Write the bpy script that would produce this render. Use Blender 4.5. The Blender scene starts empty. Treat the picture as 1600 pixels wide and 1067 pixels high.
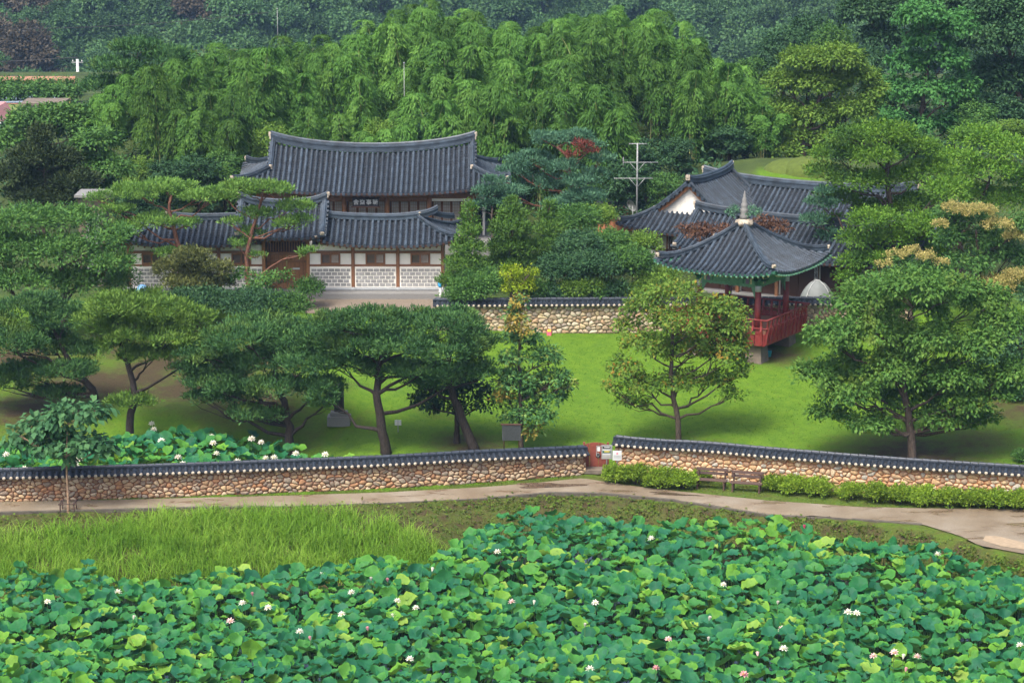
import bpy, math, random
import numpy as np
from math import sin, cos, pi, radians as R, atan, atan2, sqrt

random.seed(7); rng = np.random.default_rng(7)
SC = bpy.context.scene
COL = SC.collection

# ------------------------------------------------------------------ camera
CAM_H = 33.0
PITCH = atan(863.5/4000)                       # looking down from a hillside, long lens
cam = bpy.data.objects.new('camera', bpy.data.cameras.new('camera'))
COL.objects.link(cam)
cam.location = (0, 0, CAM_H)
cam.rotation_euler = (pi/2-PITCH, 0, 0)
cam.data.sensor_width = 36; cam.data.lens = 90.0
cam.data.clip_start = 1.0; cam.data.clip_end = 3000
SC.camera = cam

# ------------------------------------------------------------------ sky, sun, exposure
SUN_EL, SUN_AZ = R(58), R(-150)                # soft light from behind the camera, slightly left
world = bpy.data.worlds.new('World'); SC.world = world; world.use_nodes = True
wn = world.node_tree.nodes; wl = world.node_tree.links
sky = wn.new('ShaderNodeTexSky'); sky.sky_type = 'NISHITA'; sky.sun_disc = False
sky.sun_elevation = SUN_EL; sky.sun_rotation = SUN_AZ % (2*pi)
sky.air_density = 0.7; sky.dust_density = 6.0; sky.ozone_density = 1.0; sky.altitude = 100
bg = wn['Background']; bg.inputs['Strength'].default_value = 0.115
wl.new(sky.outputs[0], bg.inputs[0])
sd = bpy.data.lights.new('sun', 'SUN'); sd.energy = 1.5; sd.angle = R(18); sd.color = (1, .95, .86)
sun = bpy.data.objects.new('sun', sd); COL.objects.link(sun)
sun.rotation_euler = (pi/2-SUN_EL, 0, pi-SUN_AZ)
sun.location = (0, 60, 80)
SC.view_settings.view_transform = 'Standard'; SC.view_settings.look = 'None'
SC.view_settings.gamma = 1.0; SC.view_settings.use_curve_mapping = False
SC.view_settings.exposure = 1.7
SC.cycles.max_bounces = 6; SC.cycles.diffuse_bounces = 3; SC.cycles.glossy_bounces = 2
SC.cycles.transmission_bounces = 4; SC.cycles.volume_bounces = 0; SC.cycles.transparent_max_bounces = 4
SC.cycles.use_denoising = True; SC.cycles.use_adaptive_sampling = True; SC.cycles.adaptive_threshold = .02

# ------------------------------------------------------------------ picture rays -> places
_c, _s = cos(PITCH), sin(PITCH)
def ray(px, py):
    u = (px-800)/4000; v = (533.5-py)/4000
    return (u, _c+v*_s, -_s+v*_c)
def P(px, py, z):
    d = ray(px, py); t = (z-CAM_H)/d[2]; return (d[0]*t, d[1]*t, z)
def A(px, py, Y):
    d = ray(px, py); t = Y/d[1]; return (d[0]*t, Y, CAM_H+d[2]*t)
def proj(x, y, z):
    z = z-CAM_H; dep = y*_c-z*_s; up = y*_s+z*_c
    return 800+4000*x/dep, 533.5-4000*up/dep, 4000/dep

# ------------------------------------------------------------------ terrain
WX = np.array([-80, -23.27, -18.97, -14.66, -10.32, -5.93, -1.49, 3.18, 4.71, 8.42, 11.9, 17.58, 23.16, 80])
WY = np.array([109, 112.18, 112.61, 113.15, 113.8, 114.46, 115.47, 116.95, 117.42, 116.26, 114.91, 113.04, 111.65, 100])
PX = np.array([-80, -23.0, -14.5, -5.85, 0, 2.96, 6.5, 11.5, 15.5, 19.0, 20.4, 22, 26, 80])          # path, pond side
PY = np.array([108, 110.75, 111.7, 112.85, 113.9, 114.2, 113.2, 111.0, 109.2, 107.2, 104.7, 103.5, 102.6, 94])
QX = np.array([-80, -21.2, -12, -3.6, -3.0, -2.4, -1.0, 1.4, 6, 11.3, 17.5, 21.7, 30, 80])      # pond edge
QY = np.array([100, 101.4, 102.3, 103.3, 105, 107.6, 109.6, 110.6, 110.2, 108.6, 105.6, 102.4, 97, 78])
def smooth(a, b, t):
    t = np.clip((t-a)/(b-a), 0, 1); return t*t*(3-2*t)
def hz(x, y):
    x = np.asarray(x, float); y = np.asarray(y, float)
    yw = np.interp(x, WX, WY); yp = np.interp(x, PX, PY); yq = np.interp(x, QX, QY)
    back = np.interp(y-yw, [0, 3, 24, 30.5, 36, 43, 50, 90, 105, 140, 190, 300, 450, 620, 900], [1.35, 1.45, 3.05, 3.75, 3.8, 4.5, 5.3, 8.0, 8.0, 6, -6, -26, -12, 22, 95])
    dip = smooth(-6, -11, x)*smooth(0.3, 1.5, y-yw)*(1-smooth(8.5, 13, y-yw))
    back = back-0.95*dip
    back = back+2.6*smooth(5, 17, x)*smooth(152, 167, y)*(1-smooth(171, 184, y))
    back = back+3.6*smooth(165, 200, y)*(1-smooth(215, 240, y))*(1-smooth(8, 16, x))*smooth(-34, -26, x)
    fl = smooth(-29, -35, x)*smooth(185, 205, y)*(1-smooth(266, 282, y))
    back = back*(1-fl)+fl*(6.0-(y-215)*.036)
    back = back+0.9*np.exp(-(((x+9)/5)**2+((y-127)/3.2)**2))
    back = back+np.where((y-yw > 2) & (y < 142), .05*np.sin(x*.9+y*.4)*np.sin(y*.7-x*.3), 0)
    t = np.clip((y-yq)/np.maximum(yp-yq, .3), 0, 1)
    t = t*t*(3-2*t)
    bank = -0.35+t*1.45
    z = np.where(y >= yw, back, np.where(y >= yp, 1.2+0.1*np.clip((y-yp)/np.maximum(yw-yp, .2), 0, 1), bank))
    return z
def G(px, py):
    d = ray(px, py); t = 70.0
    while t < 900:
        if CAM_H+d[2]*t < float(hz(d[0]*t, d[1]*t)): break
        t += .25
    lo, hi = t-.25, t
    for _ in range(12):
        m = (lo+hi)/2
        if CAM_H+d[2]*m < float(hz(d[0]*m, d[1]*m)): hi = m
        else: lo = m
    return (d[0]*hi, d[1]*hi, float(hz(d[0]*hi, d[1]*hi)))

# ------------------------------------------------------------------ mesh helpers
class MB:
    def __init__(s): s.v = []; s.f = []
    def add(s, vs, fs):
        o = len(s.v); s.v += [tuple(v) for v in vs]; s.f += [tuple(i+o for i in f) for f in fs]; return s
    def box(s, c, d, rz=0, bev=0, rx=0):
        hx, hy, hh = d[0]/2, d[1]/2, d[2]/2
        if bev:
            b = min(bev, hx*.9, hy*.9, hh*.9); L = []
            for z, k in ((-hh, b), (-hh+b, 0), (hh-b, 0), (hh, b)):
                X, Y = hx-k, hy-k
                q = b if k == 0 else b
                L.append([(-X+q, -Y, z), (X-q, -Y, z), (X, -Y+q, z), (X, Y-q, z), (X-q, Y, z), (-X+q, Y, z), (-X, Y-q, z), (-X, -Y+q, z)])
            vs = [v for r in L for v in r]; fs = [tuple(range(7, -1, -1)), tuple(range(24, 32))]
            for i in range(3):
                for j in range(8): fs.append((i*8+j, i*8+(j+1) % 8, (i+1)*8+(j+1) % 8, (i+1)*8+j))
        else:
            vs = [(x, y, z) for z in (-hh, hh) for x, y in ((-hx, -hy), (hx, -hy), (hx, hy), (-hx, hy))]
            fs = [(3, 2, 1, 0), (4, 5, 6, 7), (0, 1, 5, 4), (1, 2, 6, 5), (2, 3, 7, 6), (3, 0, 4, 7)]
        if rx:
            cx, sx = cos(rx), sin(rx); vs = [(x, y*cx-z*sx, y*sx+z*cx) for x, y, z in vs]
        cz, sz = cos(rz), sin(rz)
        return s.add([(c[0]+x*cz-y*sz, c[1]+x*sz+y*cz, c[2]+z) for x, y, z in vs], fs)
    def tube(s, pts, rad, n=6, cap=True):
        pts = np.array(pts, float); m = len(pts)
        if not hasattr(rad, '__len__'): rad = [rad]*m
        tan = np.gradient(pts, axis=0); ref = np.array([0, 0, 1.0])
        t0 = tan.mean(0); t0 /= np.linalg.norm(t0)+1e-9
        if abs(t0[2]) > .8: ref = np.array([0, 1.0, 0])
        vs = []
        for i in range(m):
            t = tan[i]/(np.linalg.norm(tan[i])+1e-9)
            a = np.cross(t, ref); a /= np.linalg.norm(a)+1e-9; b = np.cross(t, a)
            for k in range(n):
                w = 2*pi*k/n; vs.append(tuple(pts[i]+rad[i]*(cos(w)*a+sin(w)*b)))
        fs = [(i*n+k, i*n+(k+1) % n, (i+1)*n+(k+1) % n, (i+1)*n+k) for i in range(m-1) for k in range(n)]
        if cap: fs += [tuple(range(n-1, -1, -1)), tuple(range((m-1)*n, m*n))]
        return s.add(vs, fs)
    def lathe(s, prof, c=(0, 0, 0), n=16):
        vs = [(c[0]+r*cos(2*pi*k/n), c[1]+r*sin(2*pi*k/n), c[2]+z) for r, z in prof for k in range(n)]
        fs = [(i*n+k, i*n+(k+1) % n, (i+1)*n+(k+1) % n, (i+1)*n+k) for i in range(len(prof)-1) for k in range(n)]
        fs += [tuple(range(n-1, -1, -1)), tuple(range((len(prof)-1)*n, len(prof)*n))]
        return s.add(vs, fs)
    def sweep(s, prof, path, close=True):
        """profile (side, up) swept along a path with up = z"""
        path = np.array(path, float); tan = np.gradient(path, axis=0); n = len(prof); vs = []
        for p, t in zip(path, tan):
            h = np.array([t[0], t[1]]); h /= np.linalg.norm(h)+1e-9
            for a, b in prof: vs.append((p[0]+h[1]*a, p[1]-h[0]*a, p[2]+b))
        m = len(path)
        fs = [(i*n+k, i*n+(k+1) % n, (i+1)*n+(k+1) % n, (i+1)*n+k) for i in range(m-1) for k in range(n)]
        fs += [tuple(range(n-1, -1, -1)), tuple(range((m-1)*n, m*n))]
        return s.add(vs, fs)
    def prism(s, poly, y0, y1):
        """polygon in x,z extruded along y"""
        n = len(poly)
        vs = [(x, y0, z) for x, z in poly]+[(x, y1, z) for x, z in poly]
        return s.add(vs, [tuple(range(n)), tuple(range(2*n-1, n-1, -1))]+[(k, k+n, (k+1) % n+n, (k+1) % n) for k in range(n)])
    def mesh(s, name, mat=None, smooth=False):
        me = bpy.data.meshes.new(name); me.from_pydata(s.v, [], s.f)
        if smooth: me.polygons.foreach_set('use_smooth', [True]*len(me.polygons))
        if mat: me.materials.append(mat)
        me.update(); return me

def mesh_np(name, V, F, mat, rnd=None, smooth=False, extra=None):
    V = np.ascontiguousarray(V, np.float32); F = np.ascontiguousarray(F, np.int32)
    me = bpy.data.meshes.new(name); k = F.shape[1]
    me.vertices.add(len(V)); me.vertices.foreach_set('co', V.ravel())
    me.loops.add(F.size); me.loops.foreach_set('vertex_index', F.ravel())
    me.polygons.add(len(F)); me.polygons.foreach_set('loop_start', np.arange(len(F), dtype=np.int32)*k)
    if smooth: me.polygons.foreach_set('use_smooth', np.ones(len(F), bool))
    me.update(calc_edges=True)
    if rnd is not None:
        a = me.attributes.new('rnd', 'FLOAT', 'FACE'); a.data.foreach_set('value', np.ascontiguousarray(rnd, np.float32))
    for nm, arr in (extra or {}).items():
        a = me.attributes.new(nm, 'FLOAT', 'POINT'); a.data.foreach_set('value', np.ascontiguousarray(arr, np.float32))
    me.materials.append(mat); return me

def obj(name, me, parent=None, loc=(0, 0, 0), rz=0):
    o = bpy.data.objects.new(name, me); COL.objects.link(o)
    o.location = loc
    if rz: o.rotation_euler = (0, 0, rz)
    if parent: o.parent = parent
    return o
def tag(o, label=None, cat=None, group=None, kind=None):
    if label: o['label'] = label
    if cat: o['category'] = cat
    if group: o['group'] = group
    if kind: o['kind'] = kind
    return o
def thing(name, label, cat, loc=(0, 0, 0), rz=0, group=None):
    o = bpy.data.objects.new(name, None); COL.objects.link(o); o.empty_display_size = .2
    o.location = loc; o.rotation_euler = (0, 0, rz)
    return tag(o, label, cat, group)
def part(name, mb, mat, parent, smooth=False): return obj(name, mb.mesh(name, mat, smooth), parent)
def bx(name, mat, parent, c, d, rz=0, bev=0): return part(name, MB().box(c, d, rz, bev), mat, parent)
def copy_tree(o, parent=None):
    c = o.copy(); COL.objects.link(c); c.parent = parent
    for ch in o.children: copy_tree(ch, c)
    return c
def nth(i):
    return '%d%s' % (i, 'th' if 10 <= i % 100 <= 20 else {1: 'st', 2: 'nd', 3: 'rd'}.get(i % 10, 'th'))
def order(objs, template):
    """labels by place in the picture, counted from the left"""
    objs = sorted(objs, key=lambda o: o.location[0]/o.location[1])
    for i, o in enumerate(objs): o['label'] = template % nth(i+1)

# ------------------------------------------------------------------ materials
def mat(name):
    m = bpy.data.materials.new(name); m.use_nodes = True
    nt = m.node_tree; b = nt.nodes['Principled BSDF']; return m, nt, b
def ramp(nt, stops):
    r = nt.nodes.new('ShaderNodeValToRGB'); e = r.color_ramp.elements
    while len(e) > 1: e.remove(e[-1])
    e[0].position = stops[0][0]; e[0].color = (*stops[0][1], 1)
    for p, c in stops[1:]:
        k = e.new(p); k.color = (*c, 1)
    return r
def noise(nt, scale, detail=4, rough=.55, coord='Object', dist=0, sc=None):
    tc = nt.nodes.new('ShaderNodeTexCoord'); n = nt.nodes.new('ShaderNodeTexNoise')
    n.inputs['Scale'].default_value = scale; n.inputs['Detail'].default_value = detail
    n.inputs['Roughness'].default_value = rough; n.inputs['Distortion'].default_value = dist
    src = tc.outputs[coord]
    if coord == 'World':
        pass
    if sc:
        mp = nt.nodes.new('ShaderNodeMapping'); mp.inputs['Scale'].default_value = sc
        nt.links.new(src, mp.inputs[0]); src = mp.outputs[0]
    nt.links.new(src, n.inputs['Vector']); return n
def bump(nt, b, hsock, strength=.3, dist=.02):
    bp = nt.nodes.new('ShaderNodeBump'); bp.inputs['Strength'].default_value = strength; bp.inputs['Distance'].default_value = dist
    nt.links.new(hsock, bp.inputs['Height']); nt.links.new(bp.outputs[0], b.inputs['Normal'])
def simple(name, col, rough=.7, var=.25, scale=6, bmp=.2, bdist=.01, spec=.3, obrand=0, sc=None, metal=0):
    """colour with grain: noise moves the colour up and down by var; obrand adds object-to-object change"""
    m, nt, b = mat(name)
    n = noise(nt, scale, 5, sc=sc)
    c0 = tuple(max(0, v*(1-var)) for v in col); c1 = tuple(min(1, v*(1+var)) for v in col)
    r = ramp(nt, [(.3, c0), (.7, c1)]); nt.links.new(n.outputs['Fac'], r.inputs[0]); out = r.outputs[0]
    if obrand:
        oi = nt.nodes.new('ShaderNodeObjectInfo'); mr = nt.nodes.new('ShaderNodeMapRange')
        mr.inputs[3].default_value = 1-obrand; mr.inputs[4].default_value = 1+obrand
        nt.links.new(oi.outputs['Random'], mr.inputs[0])
        mx = nt.nodes.new('ShaderNodeVectorMath'); mx.operation = 'SCALE'
        nt.links.new(out, mx.inputs[0]); nt.links.new(mr.outputs[0], mx.inputs['Scale']); out = mx.outputs[0]
    nt.links.new(out, b.inputs['Base Color']); b.inputs['Roughness'].default_value = rough
    b.inputs['Specular IOR Level'].default_value = spec; b.inputs['Metallic'].default_value = metal
    if bmp: bump(nt, b, n.outputs['Fac'], bmp, bdist)
    return m
def foliage(name, cols, patch=None, patch_scale=.35, patch_lo=.5, trans=.3, rough=.6, obrand=.12, spec=.1):
    """leaf colours picked leaf by leaf (attribute rnd), patches of another leaf colour, per-plant shift"""
    m, nt, b = mat(name)
    at = nt.nodes.new('ShaderNodeAttribute'); at.attribute_name = 'rnd'
    n0 = len(cols); r = ramp(nt, [(i/(n0-1) if n0 > 1 else 0, c) for i, c in enumerate(cols)])
    nt.links.new(at.outputs['Fac'], r.inputs[0]); out = r.outputs[0]
    if patch:
        n = noise(nt, patch_scale, 2); mr = nt.nodes.new('ShaderNodeMapRange')
        mr.inputs[1].default_value = patch_lo; mr.inputs[2].default_value = patch_lo+.15
        nt.links.new(n.outputs['Fac'], mr.inputs[0])
        mx = nt.nodes.new('ShaderNodeMix'); mx.data_type = 'RGBA'; mx.inputs['B'].default_value = (*patch, 1)
        nt.links.new(mr.outputs[0], mx.inputs['Factor']); nt.links.new(out, mx.inputs['A']); out = mx.outputs['Result']
    oi = nt.nodes.new('ShaderNodeObjectInfo'); mr2 = nt.nodes.new('ShaderNodeMapRange')
    mr2.inputs[3].default_value = 1-obrand; mr2.inputs[4].default_value = 1+obrand
    nt.links.new(oi.outputs['Random'], mr2.inputs[0])
    sc = nt.nodes.new('ShaderNodeVectorMath'); sc.operation = 'SCALE'
    nt.links.new(out, sc.inputs[0]); nt.links.new(mr2.outputs[0], sc.inputs['Scale']); out = sc.outputs[0]
    nt.links.new(out, b.inputs['Base Color']); b.inputs['Roughness'].default_value = rough
    b.inputs['Specular IOR Level'].default_value = spec
    tr = nt.nodes.new('ShaderNodeBsdfTranslucent'); nt.links.new(out, tr.inputs[0])
    ms = nt.nodes.new('ShaderNodeMixShader'); ms.inputs[0].default_value = trans
    nt.links.new(b.outputs[0], ms.inputs[1]); nt.links.new(tr.outputs[0], ms.inputs[2])
    nt.links.new(ms.outputs[0], nt.nodes['Material Output'].inputs[0]); return m

M = {}
M['tile'] = simple('slate_grey_roof_tile', (.023, .034, .047), .5, .5, 2.2, .3, .01, .45, .28)
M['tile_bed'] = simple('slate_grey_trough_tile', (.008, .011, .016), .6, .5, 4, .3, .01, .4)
M['tile_dark'] = simple('dark_slate_wall_tile', (.015, .021, .031), .45, .4, 5, .3, .01, .5, .15)
M['lime'] = simple('lime_plaster_cap', (.36, .31, .24), .8, .25, 8)
M['plaster'] = simple('white_plaster', (.70, .68, .62), .8, .06, 2.5, .1)
M['wood'] = simple('brown_stained_timber', (.19, .088, .042), .6, .3, 7, .2, .01, .3, .1, sc=(6, 6, 1))
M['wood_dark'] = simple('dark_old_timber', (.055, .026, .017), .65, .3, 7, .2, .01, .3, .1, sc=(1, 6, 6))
M['wood_orange'] = simple('orange_brown_timber', (.25, .115, .048), .6, .25, 7, .2, .01, .3, .1, sc=(6, 6, 1))
M['brick'] = simple('grey_wall_brick', (.25, .25, .245), .85, .18, 12, .3, .006, .2, .16)
M['granite'] = simple('grey_granite', (.16, .16, .155), .8, .2, 30, .2, .005)
M['granite_pale'] = simple('pale_granite', (.34, .36, .37), .8, .12, 20, .2, .005)
M['dark_stone'] = simple('dark_stone', (.045, .05, .05), .6, .25, 14)
M['glass'] = simple('window_pane', (.10, .10, .10), .15, .3, 2, 0, spec=.5)
M['paper'] = simple('window_paper', (.35, .33, .29), .8, .15, 3, 0)
M['red'] = simple('red_oxide_paint', (.16, .022, .020), .55, .22, 5, .15, .006, .35, .07)
M['red_door'] = simple('faded_red_door_paint', (.16, .040, .026), .6, .2, 6, .15, .006)
M['jade'] = simple('jade_green_paint', (.028, .105, .066), .6, .45, 9, .15, .006)
M['jade_pale'] = simple('pale_jade_paint', (.085, .20, .13), .6, .3, 8, .1, .006)
M['violet'] = simple('violet_paint', (.16, .09, .20), .6, .3, 9, .1)
M['cream'] = simple('cream_paint', (.50, .40, .26), .6, .25, 9, .1)
M['concrete'] = simple('weathered_concrete', (.12, .098, .075), .85, .25, 3, .25, .01)
M['metal'] = simple('grey_steel', (.20, .21, .205), .4, .15, 8, .05, .005, .5)
M['white_paint'] = simple('white_painted_metal', (.48, .49, .48), .5, .08, 6, .05, .005)
M['black'] = simple('black_paint', (.02, .02, .022), .5, .2, 8, .05)
M['bench'] = simple('dark_brown_bench_wood', (.060, .036, .028), .6, .35, 9, .3, .008, .3, .12, sc=(1, 8, 8))
M['tent'] = simple('pale_tent_cloth', (.14, .155, .15), .7, .15, 2, .1, .02)
M['teal'] = simple('turquoise_plastic', (.03, .32, .42), .4, .12, 4, 0)
M['blue'] = simple('blue_plastic', (.03, .25, .50), .4, .1, 4, 0)
M['yellow'] = simple('yellow_plastic', (.75, .55, .05), .5, .1, 4, 0)
M['pink'] = simple('pink_plastic', (.70, .12, .18), .5, .1, 4, 0)
M['bark'] = simple('grey_brown_bark', (.065, .050, .040), .9, .5, 9, .8, .03, .15, sc=(2, 2, .5))
M['bark_dark'] = simple('dark_wet_bark', (.030, .024, .021), .9, .5, 9, .8, .03, .2, sc=(2, 2, .5))
M['bark_red'] = simple('reddish_pine_bark', (.13, .062, .042), .9, .5, 8, .8, .03, .15, sc=(2, 2, .5))
M['bark_pale'] = simple('pale_sapling_bark', (.22, .15, .10), .9, .3, 9, .4, .01, .15)
M['culm'] = simple('pale_bamboo_culm', (.25, .27, .10), .5, .3, 3, 0)
# ================================================================== the setting
SOIL = []          # (x, y, radius, amount) bare earth under the trees
def soil(px, py, r, a=1.0):
    g = G(px, py); SOIL.append((g[0], g[1], r, a))
for a in ((1425, 715, 4.5, .9), (1520, 690, 3.0, .7), (1590, 640, 3, .8), (1060, 692, 2.2, .5), (1110, 700, 2.0, .45), (735, 700, 2.4, .8), (715, 690, 1.6, .8), (215, 590, 3.5, .9), (290, 610, 3.5, .95), (360, 630, 3, .8),
          (100, 600, 3.5, .8), (450, 650, 2.5, .6), (480, 690, 2.6, .5), (1215, 556, 2.2, .8), (560, 660, 2, .35), (250, 570, 3.5, .9), (340, 590, 3.0, .9), (60, 640, 4, .9), (160, 600, 4, .95), (420, 620, 3.2, .8), (20, 560, 4, .9), (400, 560, 4, .8), (180, 540, 4, .8), (520, 600, 2.2, .5), (680, 640, 2.0, .45)): soil(*a)

def ground_mat():
    m, nt, b = mat('grass_and_earth')
    L = nt.links
    n1 = noise(nt, .35, 4); n2 = noise(nt, 9, 5, .7); n3 = noise(nt, 60, 3, .7); n4 = noise(nt, 1.6, 4, .6)
    lawn = ramp(nt, [(.30, (.034, .086, .006)), (.46, (.062, .130, .008)), (.60, (.088, .160, .010)), (.76, (.130, .180, .015))])
    mixf = nt.nodes.new('ShaderNodeMath'); mixf.operation = 'MULTIPLY_ADD'; mixf.inputs[1].default_value = .45
    L.new(n4.outputs['Fac'], mixf.inputs[0])
    h2 = nt.nodes.new('ShaderNodeMath'); h2.operation = 'MULTIPLY'; h2.inputs[1].default_value = .55
    L.new(n2.outputs['Fac'], h2.inputs[0]); L.new(h2.outputs[0], mixf.inputs[2]); L.new(mixf.outputs[0], lawn.inputs[0])
    earth = ramp(nt, [(.3, (.026, .022, .010)), (.7, (.062, .044, .022))]); L.new(n2.outputs['Fac'], earth.inputs[0])
    wild = ramp(nt, [(.3, (.020, .035, .012)), (.7, (.05, .075, .018))]); L.new(n1.outputs['Fac'], wild.inputs[0])
    a1 = nt.nodes.new('ShaderNodeAttribute'); a1.attribute_name = 'earth'
    a2 = nt.nodes.new('ShaderNodeAttribute'); a2.attribute_name = 'wild'
    # ragged edge between turf and earth
    ad = nt.nodes.new('ShaderNodeMath'); ad.operation = 'ADD'; L.new(a1.outputs['Fac'], ad.inputs[0])
    sb = nt.nodes.new('ShaderNodeMath'); sb.operation = 'MULTIPLY_ADD'; sb.inputs[1].default_value = .9; sb.inputs[2].default_value = -.45
    L.new(n4.outputs['Fac'], sb.inputs[0]); L.new(sb.outputs[0], ad.inputs[1])
    mr = nt.nodes.new('ShaderNodeMapRange'); mr.inputs[1].default_value = .25; mr.inputs[2].default_value = .85
    L.new(ad.outputs[0], mr.inputs[0])
    mw = nt.nodes.new('ShaderNodeMix'); mw.data_type = 'RGBA'; L.new(a2.outputs['Fac'], mw.inputs['Factor'])
    L.new(lawn.outputs[0], mw.inputs['A']); L.new(wild.outputs[0], mw.inputs['B'])
    me = nt.nodes.new('ShaderNodeMix'); me.data_type = 'RGBA'; L.new(mr.outputs[0], me.inputs['Factor'])
    L.new(mw.outputs['Result'], me.inputs['A']); L.new(earth.outputs[0], me.inputs['B'])
    L.new(me.outputs['Result'], b.inputs['Base Color']); b.inputs['Roughness'].default_value = .9
    b.inputs['Specular IOR Level'].default_value = .15
    bump(nt, b, n3.outputs['Fac'], .6, .03)
    return m
def build_ground():
    xs = np.unique(np.concatenate([np.arange(-34, 34.01, .6), np.arange(-80, 80.1, 2.5), np.arange(-420, 421, 20.)]))
    ys = np.unique(np.concatenate([np.arange(98, 150, .55), np.arange(60, 270, 2.0), np.arange(270, 960, 14.), [0, 20, 40]]))
    X, Y = np.meshgrid(xs, ys); Z = hz(X, Y)
    n, k = X.shape
    V = np.stack([X, Y, Z], -1).reshape(-1, 3); i = np.arange(n*k).reshape(n, k)
    F = np.stack([i[:-1, :-1], i[:-1, 1:], i[1:, 1:], i[1:, :-1]], -1).reshape(-1, 4)
    e = np.zeros(n*k); x, y = V[:, 0], V[:, 1]
    for sx, sy, r, a in SOIL: e = np.maximum(e, a*np.exp(-((x-sx)**2/(r*r)+(y-sy)**2/(r*r*1.2))))
    yw = np.interp(x, WX, WY); yp = np.interp(x, PX, PY)
    e = np.where((y < yw) & (y > yp), .55, e)                       # verge beside the path
    e = np.where(y < yp, np.maximum(e, .72), e)                     # pond bank
    e = np.where(y < np.interp(x, QX, QY), 1, e)
    w = smooth(143, 150, y)*(1-smooth(0, 1, e)*0)
    w = np.where((x > 16) & (x < 20.5) & (y > 165) & (y < 170), .0, w)  # turf round the burial mound
    e = np.where((y > 180) & (x < -34), .0, e)
    o = obj('ground', mesh_np('ground', V, F, ground_mat(), smooth=True, extra={'earth': e, 'wild': w}))
    tag(o, kind='structure')
build_ground()

def strip(name, m, lo, hi, n=60, k=4, dz=.02, thick=None, kind='structure'):
    """a sheet laid on the terrain between two lines of points"""
    def res(p):
        p = np.array(p, float); d = np.r_[0, np.cumsum(np.hypot(*np.diff(p, axis=0).T))]; t = np.linspace(0, d[-1], n)
        return np.stack([np.interp(t, d, p[:, 0]), np.interp(t, d, p[:, 1])], -1)
    a, b = res(lo), res(hi); w = np.linspace(0, 1, k+1)[None, :, None]
    Q = a[:, None]*(1-w)+b[:, None]*w
    Z = hz(Q[..., 0], Q[..., 1])+dz
    V = np.concatenate([Q, Z[..., None]], -1).reshape(-1, 3); i = np.arange(n*(k+1)).reshape(n, k+1)
    F = np.stack([i[:-1, :-1], i[1:, :-1], i[1:, 1:], i[:-1, 1:]], -1).reshape(-1, 4)
    return tag(obj(name, mesh_np(name, V, F, m, smooth=True)), kind=kind)

def path_mat():
    m, nt, b = mat('wet_sandy_concrete'); L = nt.links
    n1 = noise(nt, .45, 5, .6); n2 = noise(nt, 14, 5, .7); n3 = noise(nt, .9, 3, .6, sc=(.5, 1.6, 1))
    r = ramp(nt, [(.28, (.120, .088, .052)), (.5, (.160, .128, .086)), (.72, (.205, .178, .135))]); L.new(n1.outputs['Fac'], r.inputs[0])
    g = ramp(nt, [(.3, (.75, .75, .75)), (.7, (1.1, 1.1, 1.1))]); L.new(n2.outputs['Fac'], g.inputs[0])
    mx = nt.nodes.new('ShaderNodeMix'); mx.data_type = 'RGBA'; mx.blend_type = 'MULTIPLY'; mx.inputs['Factor'].default_value = 1
    L.new(r.outputs[0], mx.inputs['A']); L.new(g.outputs[0], mx.inputs['B'])
    wet = nt.nodes.new('ShaderNodeMapRange'); wet.inputs[1].default_value = .56; wet.inputs[2].default_value = .63
    L.new(n3.outputs['Fac'], wet.inputs[0])
    md = nt.nodes.new('ShaderNodeMix'); md.data_type = 'RGBA'; md.inputs['B'].default_value = (.10, .068, .045, 1)
    sc = nt.nodes.new('ShaderNodeMath'); sc.operation = 'MULTIPLY'; sc.inputs[1].default_value = .55; L.new(wet.outputs[0], sc.inputs[0])
    L.new(sc.outputs[0], md.inputs['Factor']); L.new(mx.outputs['Result'], md.inputs['A']); L.new(md.outputs['Result'], b.inputs['Base Color'])
    rr = nt.nodes.new('ShaderNodeMapRange'); rr.inputs[3].default_value = .75; rr.inputs[4].default_value = .14
    L.new(wet.outputs[0], rr.inputs[0]); L.new(rr.outputs[0], b.inputs['Roughness'])
    bump(nt, b, n2.outputs['Fac'], .25, .01); return m
M['path'] = path_mat()
M['gravel'] = simple('fine_grey_gravel', (.15, .122, .092), .9, .22, 12, .5, .02)
M['sand'] = simple('pale_sand', (.25, .195, .13), .9, .12, 6, .3, .02)
M['puddle'] = simple('rain_puddle', (.07, .05, .035), .03, .2, 1, 0, spec=.6)
def pt(px, py, z=1.22): return P(px, py, z)[:2]
near = [pt(*q) for q in ((-160, 806), (0, 801), (150, 797), (300, 793), (450, 788), (600, 783), (750, 776), (860, 770), (940, 771), (1050, 781), (1200, 801), (1340, 812), (1440, 820), (1500, 838), (1530, 853), (1600, 866), (1760, 880))]
far = [pt(*q) for q in ((-160, 792), (0, 788), (150, 785), (300, 781), (450, 777), (600, 772), (750, 764), (850, 756), (910, 750), (1010, 764), (1200, 784), (1340, 794), (1440, 797), (1500, 798), (1540, 798), (1600, 800), (1760, 806))]
pathway = strip('path', M['path'], near, far, 140, 5, .05)
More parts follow.
